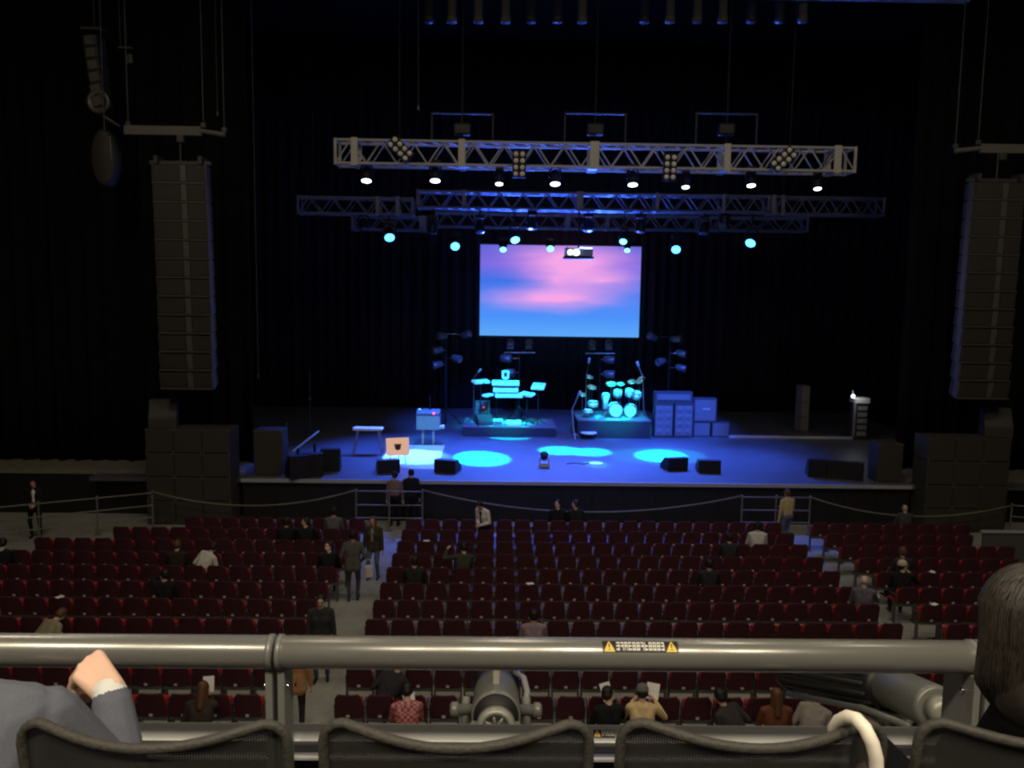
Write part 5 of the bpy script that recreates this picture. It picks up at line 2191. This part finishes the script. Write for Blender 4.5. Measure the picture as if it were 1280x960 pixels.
q0 = AZ(535, 556, SZ)
zb, zt = AY(535, 538, q0.y).z - SZ, AY(535, 514, q0.y).z - SZ
t = thing('console_box', 'pale instrument console on four legs with a small red light, left of the keyboards', 'console', (q0.x, q0.y + .2, SZ))
mb = MB()
w = .88
mb.box((0, 0, (zb + zt) / 2 - .03), (w, .5, zt - zb - .1), None, .02)
mb.build('case', mat('console_blue', (.36, .38, .42), .5), t)
mb = MB()
mb.box((0, -.02, zt - .07), (w, .52, .10), rotm('X', .2), .02)
mb.build('lid', mat('console_dark', (.12, .12, .14), .4), t)
mb = MB()
mb.ell((w * .25, -.28, zt - .07), (.055, .03, .055))
mb.build('red_light', glow('led_pink', (1.0, .09, .35), 2.2), t)
mb = MB()
mb.ell((-w * .36, -.1, zt + .03), (.06, .06, .06))
mb.build('knob', WHITE, t)
for sx in (-1, 1):
    for sy in (-.16, .16):
        mb = MB()
        mb.box((sx * .20, sy, zb / 2), (.07, .05, zb), None, .01)
        mb.build('leg', mat('console_leg', (.55, .55, .56), .4), t)
mb = MB()
mb.box((w * .5 + .09, -.1, zb + .12), (.18, .25, .12), None, .03)
mb.build('side_tray', KEYW, t)
mb = MB()
mb.cyl((.05, .1, zt - .05), (.05, .1, zt + .55), .018, n=6)
mb.build('aerial', BLACKM, t)

A, B, C2, D2 = AZ(474, 585, SZ), AZ(546, 587, SZ), AZ(556, 557, SZ), AZ(486, 557, SZ)
mb = MB(((A + C2) / 2))
z = SZ + .001
lo = [Vector((v.x, v.y, z)) for v in (A, B, C2, D2)]
hi = [v + Vector((0, 0, .015)) for v in lo]
mb._add(lo + hi, [(3, 2, 1, 0), (4, 5, 6, 7), (0, 1, 5, 4), (1, 2, 6, 5), (2, 3, 7, 6), (3, 0, 4, 7)])
tag(mb.build('rug', mat('rug_pale', (.42, .44, .46), .9, 0, .2, 5)), 'pale rug lit white and cyan in front of the instrument console', 'rug')

# tan board with a dark round mark, on a stand
q = AZ(500, 590, SZ)
BYY = 27.9
bc = AY(497, 558.5, BYY)
t = thing('display_board', 'tilted tan board with a dark round mark between the stage monitors', 'sign', (bc.x, BYY, SZ))
bw, bh = .76, .60
mb = MB()
Rm = rotm('Y', radians(-3)) @ rotm('X', radians(-10))
cz = bc.z - SZ
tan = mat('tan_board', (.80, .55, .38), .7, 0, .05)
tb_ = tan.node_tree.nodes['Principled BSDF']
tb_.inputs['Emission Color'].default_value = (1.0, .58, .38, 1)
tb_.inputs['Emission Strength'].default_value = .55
bp = MB()
bp.box((0, 0, cz), (bw, .03, bh), Rm, .006)
pl = bp.build('panel', tan, t)
bp = MB()
bp.lathe(Vector((0.01, 0, cz - .01)) + Rm @ Vector((0, -.016, 0)), Rm @ Vector((0, -1, 0)), [(0, .105), (.004, .105), (.004, .07), (.002, .069)], 18)
bp.box(Vector((0.01, 0, cz)) + Rm @ Vector((0, -.018, .07)), (.25, .006, .05), Rm)
bp.box(Vector((0.01, 0, cz)) + Rm @ Vector((0, -.018, -.06)), (.17, .006, .05), Rm)
bp.ell(Vector((0.01, 0, cz)) + Rm @ Vector((0, -.016, -.01)), (.055, .006, .055))
bp.build('dark_mark', mat('board_mark', (.16, .075, .045), .7), pl)
mb = MB()
for s in (-1, 1):
    mb.cyl((s * .22, .04, cz - .2), (s * .28, .02, 0), .014, n=6)
mb.cyl((0, .04, cz), (0, .45, 0), .014, n=6)
mb.build('easel', BLACKM, t)
# no lamp lights the board: its panel glows by itself as a backlit display

for lab, px, py, yw in (('dark floor monitor left of the white rug', 483, 592, .22), ('dark floor monitor right of the white rug', 559, 592, -.28),
                        ('dark floor monitor, left of the pair at the right of the stage', 845, 589, .25), ('dark floor monitor, right of the pair at the right of the stage', 888, 592, -.05)):
    c = AZ(px, py, SZ)
    wedge('floor_monitor', lab, (c.x, c.y + .35, SZ + .001), .72, .62, .42, yw + pi, 'speaker', 'floor monitors along the stage front', BLACK)
c = AZ(680, 584, SZ)
t = thing('floor_lamp', 'small dark lamp with a pale base on the stage floor at front centre', 'stage light', (c.x, c.y, SZ))
mb = MB()
mb.box((0, 0, .07), (.36, .30, .13), None, .03)
mb.build('base', mat('lamp_base', (.5, .5, .52), .4), t)
mb = MB()
for s in (-1, 1):
    mb.box((s * .15, 0, .22), (.04, .14, .26), None, .01)
mb.build('yoke', mat('lamp_base', (0, 0, 0)), t)
mb = MB()
mb.lathe((0, .1, .30), (0, -.6, .5), [(-.02, .09), (.02, .125), (.24, .135), (.26, .11)], 18)
mb.build('barrel', BLACKM, t)
c = AZ(745, 580, SZ)
t = thing('light_pool_disc', 'white disc added for a small cyan light pool right of the floor lamp', 'disc', (c.x, c.y, SZ))
mb = MB()
mb.lathe((0, 0, .001), (0, 0, 1), [(0, .24), (.03, .24), (.04, .20)], 24)
mb.build('top', WHITE, t)  # disc laid down to stand for a small pool of cyan light
mb = MB()
mb.tube([(-.2, 0, .02), (-.45, -.1, .012), (-.75, .05, .012), (-1.0, -.1, .012)], .02, 6)
mb.build('cable', BLACKM, t)
hd_ = [o for o in bpy.data.objects if o.name == 'blue_lamp.004'][0]
spot_light(hd_, hd_.location + Vector((0, -.3, -.2)), (c.x, c.y, SZ), 9000, CYAN, 4.5, .3)
# white tape line at the rear of the stage on the right
a, b = AZ(912, 547.5, SZ), AZ(1072, 548.5, SZ)
mb = MB((a + b) / 2)
mb.box((a + b) / 2 + Vector((0, 0, .045)), ((b - a).length, .12, .09), None, .01)
tag(mb.build('floor_batten', mat('batten_pale', (.6, .6, .62), .5)), 'long pale batten lying across the rear right of the stage floor', 'batten')

# lamp towers behind the band ------------------------------------------------
def lamp_tower(label, Yt, pole_px, base_py, lamps, label_l, top_py):
    base = AY(pole_px, base_py, Yt)
    base.z = SZ
    t = thing('lamp_tower', label, 'lamp stand', base)
    ztop = AY(pole_px, top_py, Yt).z
    mb = MB(base)
    mb.cyl(base + Vector((0, 0, .05)), (base.x, base.y, ztop), .035, n=8)
    mb.build('pole', BLACKM, t)
    for k in range(3):
        mb = MB(base)
        a = 2 * pi * k / 3 + .5
        mb.tube([base + Vector((0, 0, .7)), base + Vector((cos(a) * .7, sin(a) * .7, .02))], .025, 6)
        mb.build('leg', BLACKM, t)
    grey = mat('par_can_grey', (.12, .12, .13), .4, .4)
    for px, py, dx, dz in lamps:
        c = AY(px, py, Yt - .1)
        d = Vector((dx, -.5, dz)).normalized()
        mb = MB(base)
        mb.lathe(c - d * .22, d, [(-.05, .06), (0, .12), (.10, .15), (.40, .17), (.42, .16), (.38, .14)], 16)
        can = mb.build('lamp_can', grey, t)
        mb = MB(base)
        mb.cyl(c, (base.x, base.y + .01, c.z), .02, n=6)
        mb.ell(c + Vector((0, .05, .0)), (.05, .05, .05))
        mb.build('bracket', CHROME, can)
    return t


lamp_tower('lamp stand with dark spot lamps left of the keyboards', 36.6, 557, 530, [(546, 438, -1, -.2), (546, 456, -1, -.2), (571, 448, .8, -.2), (583, 418, .8, .3), (552, 420, -1, .1)], '', 416)
lamp_tower('lamp stand with dark spot lamps right of the amplifiers', 36.6, 834, 530, [(852, 442, 1, -.2), (852, 460, 1, -.2), (826, 452, -.8, -.2), (815, 421, -.8, .3), (846, 424, 1, .1)], '', 418)


def twin_tower(label, pxs, py_bar, py_lamp, cans):
    Yt = 37.6
    base = AY(sum(pxs) / 2, py_bar, Yt)
    ztop = base.z
    base.z = SZ
    t = thing('lamp_tower', label, 'lamp stand', base)
    mb = MB(base)
    mb.cyl(base + Vector((0, 0, .05)), (base.x, base.y, ztop), .035, n=8)
    mb.build('pole', BLACKM, t)
    for k in range(3):
        mb = MB(base)
        a = 2 * pi * k / 3 + .5
        mb.tube([base + Vector((0, 0, .7)), base + Vector((cos(a) * .6, sin(a) * .6, .02))], .025, 6)
        mb.build('leg', BLACKM, t)
    mb = MB(base)
    a, b = AY(pxs[0] - 8, py_bar, Yt), AY(pxs[1] + 8, py_bar, Yt)
    mb.cyl(a, b, .03, n=8)
    for i in range(4):
        mb.ell(a.lerp(b, .2 + .2 * i) + Vector((0, -.03, 0)), (.05, .05, .05))
    mb.build('crossbar', CHROME, t)
    for px in pxs:
        c = AY(px, py_lamp, Yt)
        mb = MB(base)
        mb.box(c + Vector((0, 0, -.12)), (.30, .25, .14), None, .03)
        mb.lathe(c + Vector((0, .05, .0)), (0, -.7, .4), [(-.05, .10), (0, .15), (.22, .17), (.24, .14)], 16)
        mb.build('moving_lamp', mat('par_can_grey', (0, 0, 0)), t)
        spot_light(t, c + Vector((0, -.2, .2)), Vector((2.5 + (c.x - 2.5) * 1.1, 32.3, 10.3)), 9000, BLUE, 56, 1.0)  # added uplight that tints the trusses blue; these lamps are dark
    for px, py, dx in cans:
        c = AY(px, py, Yt - .1)
        d = Vector((dx, -.3, -.05)).normalized()
        mb = MB(base)
        mb.lathe(c - d * .25, d, [(-.05, .07), (0, .13), (.12, .17), (.45, .19), (.47, .17)], 16)
        can = mb.build('lamp_can', mat('par_can_grey', (0, 0, 0)), t)
        mb = MB(base)
        mb.cyl(c, (base.x, base.y + .01, c.z), .02, n=6)
        mb.build('bracket', CHROME, can)


twin_tower('twin lamp stand behind the stacked keyboards under the screen', (638, 661), 441, 431, [(633, 448, 1), (637, 466, 1)])
twin_tower('twin lamp stand behind the drums under the screen', (740, 761), 442, 432, [(762, 450, 1), (762, 468, 1)])

# wings -------------------------------------------------------------------------
for lab, px, py, hgt in (('tall thin pole stand in the left wing', 388, 528, 2.6), ('short thin pole stand at the left front corner of the stage', 359, 570, 1.5)):
    c = AZ(px, py + 15, SZ)
    t = thing('pole_stand', lab, 'stand', (c.x, c.y, SZ))
    mb = MB()
    tripod(mb, Vector((0, 0, 0)), hgt, .35, .02)
    mb.build('tripod', STEEL, t)
    mb = MB()
    mb.box((0, 0, hgt * .55), (.12, .12, .14), None, .02)
    mb.build('clamp', STEEL, t)
c = AZ(378, 576, SZ)
t = thing('ramp', 'pale slanting ramp edge in the dark at the left front of the stage', 'ramp', (c.x, c.y, SZ))
mb = MB()
mb.box((-.1, .6, .50), (.32, 2.0, .06), rotm('Y', radians(-38)) @ rotm('Z', radians(-18)), .01)
mb.build('plank', mat('ramp_wood', (.26, .27, .20), .7), t)
mb = MB()
for s in (-1, 1):
    mb.box((s * .2, .6 + .4 * s, .2), (.08, .08, .40))
mb.build('supports', BLACKM, t)['kind'] = 'stuff'
for lab, px, py, yw in (('dark monitor nearest the left speaker stack on the stage floor', 368, 600, .5), ('dark monitor below the ramp at the left of the stage', 387, 597, .3), ('dark monitor left of the side table', 411, 590, .1)):
    c = AZ(px, py, SZ)
    wedge('stage_monitor', lab, (c.x, c.y + .4, SZ + .001), .62, .66, .72, yw + pi, 'speaker', 'dark monitors in the left stage corner', BLACK)
for lab, px, py, yw in (('first dark monitor from the left in the right stage corner', 1025, 598, -.2), ('second dark monitor from the left in the right stage corner', 1050, 600, -.3), ('dark monitor nearest the right speaker stack', 1074, 602, -.4)):
    c = AZ(px, py, SZ)
    wedge('stage_monitor', lab, (c.x, c.y + .4, SZ + .001), .56, .60, .58, yw + pi, 'speaker', 'dark monitors in the right stage corner', BLACK)
c = AZ(1074, 550, SZ)
t = thing('equipment_rack', 'tall pale topped equipment rack with a bright light in the right wing', 'rack', (c.x, c.y + .3, SZ))
mb = MB()
hh = AY(1076, 500, c.y).z - SZ
mb.box((.05, 0, hh / 2), (.55, .5, hh - .04), None, .02)
mb.build('case', mat('rack_dark', (.05, .05, .05), .5), t)
mb = MB()
mb.box((.05, -.02, hh - .04), (.62, .56, .22), None, .03)
mb.build('lid', mat('rack_lid', (.66, .64, .56), .6), t)
mb = MB()
mb.box((-.24, -.26, hh * .5), (.10, .04, hh * .85))
for i in range(5):
    mb.box((.08, -.262, .25 + i * .26), (.38, .03, .17), None, .01)
mb.build('panels', mat('rack_front', (.30, .29, .26), .5), t)['kind'] = 'stuff'
mb = MB()
mb.box((-.32, -.15, hh + .12), (.05, .05, .5))
mb.build('lamp_arm', STEEL, t)
mb = MB()
mb.ell((-.32, -.22, hh + .14), (.075, .05, .075))
mb.build('work_light', glow('work_light', (.8, .9, 1.0), 5.0), t)
spd = bpy.data.lights.new('work_lamp', 'POINT')
spd.energy = 6
spd.color = (.85, .92, 1)
spo = bpy.data.objects.new('work_lamp', spd)
COL.objects.link(spo)
spo.parent = t
spo.location = (-.25, -.55, hh + .30)
c = AZ(1014, 545, SZ)
t = thing('upright_case', 'tall brownish flight case standing in the right wing', 'case', (c.x, c.y + 1.2, SZ))
mb = MB()
mb.box((0, 0, 1.0), (.36, .5, 1.98), rotm('Z', .2), .02)
mb.build('body', mat('case_brown', (.16, .13, .10), .7), t)
mb = MB()
for z in (.05, .65, 1.3, 1.95):
    mb.box((0, 0, z), (.38, .52, .05), rotm('Z', .2), .01)
mb.build('edge_bands', STEEL, t)['kind'] = 'stuff'

# ------------------------------------------------------------------ lamps hung below the balcony edge
GREYL = mat('lamp_grey_paint', (0.20, 0.205, 0.18), .38, .3, .1, 20)
# domed lamp in the middle: barrel with a fan at the rear, yoke, glowing boxes for the blue LEDs of a farther unit
c = AY(620, 888, 4.0)
t = thing('domed_stage_lamp', 'round grey stage lamp with blue glow hung below the balcony edge at centre', 'stage light', c)
ax = Vector((0.0, .99, -.15)).normalized()
r = .118
mb = MB(c)
mb.lathe(c - ax * .10, ax, [(0.02, r * .90), (.0, r * .96), (.0, r), (.05, r * 1.02), (.30, r * 1.0), (.42, r * .95)], 32)
barrel = mb.build('barrel', GREYL, t)
mb = MB(c)
mb.lathe(c - ax * .097, -ax, [(0, r * .93), (.004, r * .93)], 32)
mb.build('rear_gap_shade', BLACK, barrel)  # black disc painted in for the shade of the open gap
mb = MB(c)
u2 = ax.cross(Vector((1, 0, 0))).normalized()
if u2.z < 0:
    u2 = -u2
mb.lathe(c - ax * .10 - u2 * .030, -ax, [(0, r * .80), (.05, r * .78), (.065, r * .68), (.065, r * .54), (.01, r * .52)], 28)
fan = mb.build('rear_ring', mat('lamp_grey_light', (.34, .34, .29), .4, .3), t)
mb = MB(c)
mb.lathe(c - ax * .15 - u2 * .030, -ax, [(0, .018), (.02, .016), (.025, .006)], 14)
for k in range(7):
    a = 2 * pi * k / 7
    dv = Vector((1, 0, 0)) * cos(a) + u2 * sin(a)
    mb.tube([c - ax * .145 - u2 * .030 + dv * .012, c - ax * .145 - u2 * .030 + dv * r * .56], .007, 6)
mb.build('fan_blades', mat('lamp_grey_light', (0, 0, 0)), fan)
for s in (-1, 1):
    mb = MB(c)
    for k in range(5):
        mb.box(c - ax * .14 + Vector((s * r * .78, 0, 0)) - u2 * (.02 + .022 * k), (.05, .05, .011))
    mb.build('cooling_fins', GREYL, t)
mb = MB(c)
mb.tube([c + Vector((-r * 1.30, 0, -.40)), c + Vector((-r * 1.30, .02, -.02)), c + Vector((-r * 1.28, .06, .04))], .022, 8)
mb.build('yoke', GREYL, t)
mb = MB(c)
mb.tube([c + Vector((r * 1.30, 0, -.40)), c + Vector((r * 1.30, .02, -.02)), c + Vector((r * 1.28, .06, .04))], .022, 8)
mb.build('yoke', GREYL, t)
for s in (-1, 1):
    mb = MB(c)
    mb.lathe(c + Vector((s * r * 1.0, .01, .0)), (s, 0, 0), [(0, .026), (.07, .026), (.07, .036), (.10, .036), (.11, .025)], 14)
    mb.build('pivot_knob', GREYL, t)
mb = MB(c)
mb.box(c + ax * .08 + u2 * (r + .035), (.034, .10, .10), None, .008)
mb.build('top_handle', mat('lamp_handle_pale', (.42, .40, .32), .5), t)
fc = c + ax * .40
mb = MB(c)
mb.lathe(fc, ax, [(0, r * .98), (.06, r * 1.15), (.18, r * 1.15), (.18, r * 1.0), (.06, r * .9)], 28)
mb.build('front_shroud', BLACKM, t)
for px, w in ((599, .028), (640, .085)):
    mb = MB(c)
    mb.box(AY(px, 841, 4.45), (w, .03, .08), None, .005)
    mb.build('blue_led', glow('led_blue', (.10, .13, 1.0), .9), t)
mb = MB(c)
mb.tube([c + Vector((.10, .35, .03)), c + Vector((.145, .25, .05)), c + Vector((.16, .16, .02)), c + Vector((.15, .1, -.04))], .016, 8)
mb.build('cable', mat('cable_grey', (.25, .25, .27), .5), t)

# long follow spot at right pointing to the stage
ta, tb2, tcx = AY(1172, 886, 3.7), AY(1112, 858, 4.15), AY(992, 838, 5.4)
t = thing('follow_spot', 'long black and grey stage spotlight slanting below the balcony edge at right', 'stage light', tb2)
axs = (tb2 - ta).normalized()
mb = MB(tb2)
mb.lathe(ta, axs, [(0, .085), (.0, .098), (.03, .105), ((tb2 - ta).length - .02, .105), ((tb2 - ta).length, .09)], 32)
mb.build('rear_housing', GREYL, t)
ax2 = (tcx - tb2).normalized()
LL = (tcx - tb2).length
mb = MB(tb2)
mb.lathe(tb2 + axs * .02, ax2, [(0, .10), (0.02, .116), (LL - .06, .116), (LL - .05, .135), (LL, .135), (LL, .12)], 28)
_a = ax2.orthogonal().normalized()
_b2 = ax2.cross(_a)
for k in range(14):
    dv = _a * cos(2 * pi * k / 14) + _b2 * sin(2 * pi * k / 14)
    mb.tube([tb2 + ax2 * .06 + dv * .118, tb2 + ax2 * (LL - .08) + dv * .118], .013, 6)
mb.build('ribbed_barrel', mat('barrel_black', (.018, .018, .018), .45), t)
sd = axs.cross(Vector((0, 0, 1))).normalized()
mb = MB(tb2)
for s in (-1, 1):
    mb.tube([ta + axs * .06 + sd * s * .09 + Vector((0, 0, -.10)), tb2 + sd * s * .13 + Vector((0, 0, -.12)), tb2 + ax2 * LL * .8 + sd * s * .13 + Vector((0, 0, -.14))], .018, 6)
mb.build('side_rails', GREYL, t)['kind'] = 'stuff'
mb = MB(tb2)
mb.box(tb2 + Vector((0, 0, .115)), (.05, .10, .08), None, .01)
mb.build('top_latch', mat('lamp_handle_pale', (0, 0, 0)), t)
mb = MB(tb2)
mb.box(tb2 + sd * -.0 + Vector((0, .0, -.17)), (.26, .20, .06), None, .02)
mb.cyl(tb2 + Vector((0, 0, -.17)), tb2 + Vector((0, -.2, -.75)), .04, n=10)
mb.build('yoke', GREYL, t)
mb = MB(tb2)
mb.lathe(ta - axs * .01, -axs, [(0, .07), (.05, .06), (.06, .03)], 20)
mb.tube([ta - axs * .03 + sd * .05, ta - axs * .10 + sd * .10 + Vector((0, 0, .03)), ta - axs * .06 + sd * .16 + Vector((0, 0, -.02)), ta + axs * .02 + sd * .13 + Vector((0, 0, -.08))], .014, 8)
mb.build('rear_cap', mat('lamp_grey_light', (0, 0, 0)), t)
# pipe that carries both lamps, hung off the balcony front
mb = MB((1, 3.98, 4.60))
mb.cyl((-4, 3.98, 4.60), (5, 3.98, 4.60), .03, n=10)
for x in (-3.5, 0, 3.5):
    mb.box((x, 3.35, 4.60), (.06, 1.30, .06))
tag(mb.build('lighting_pipe', BLACKM), 'steel pipe below the balcony edge that carries the hung lamps', 'pipe')
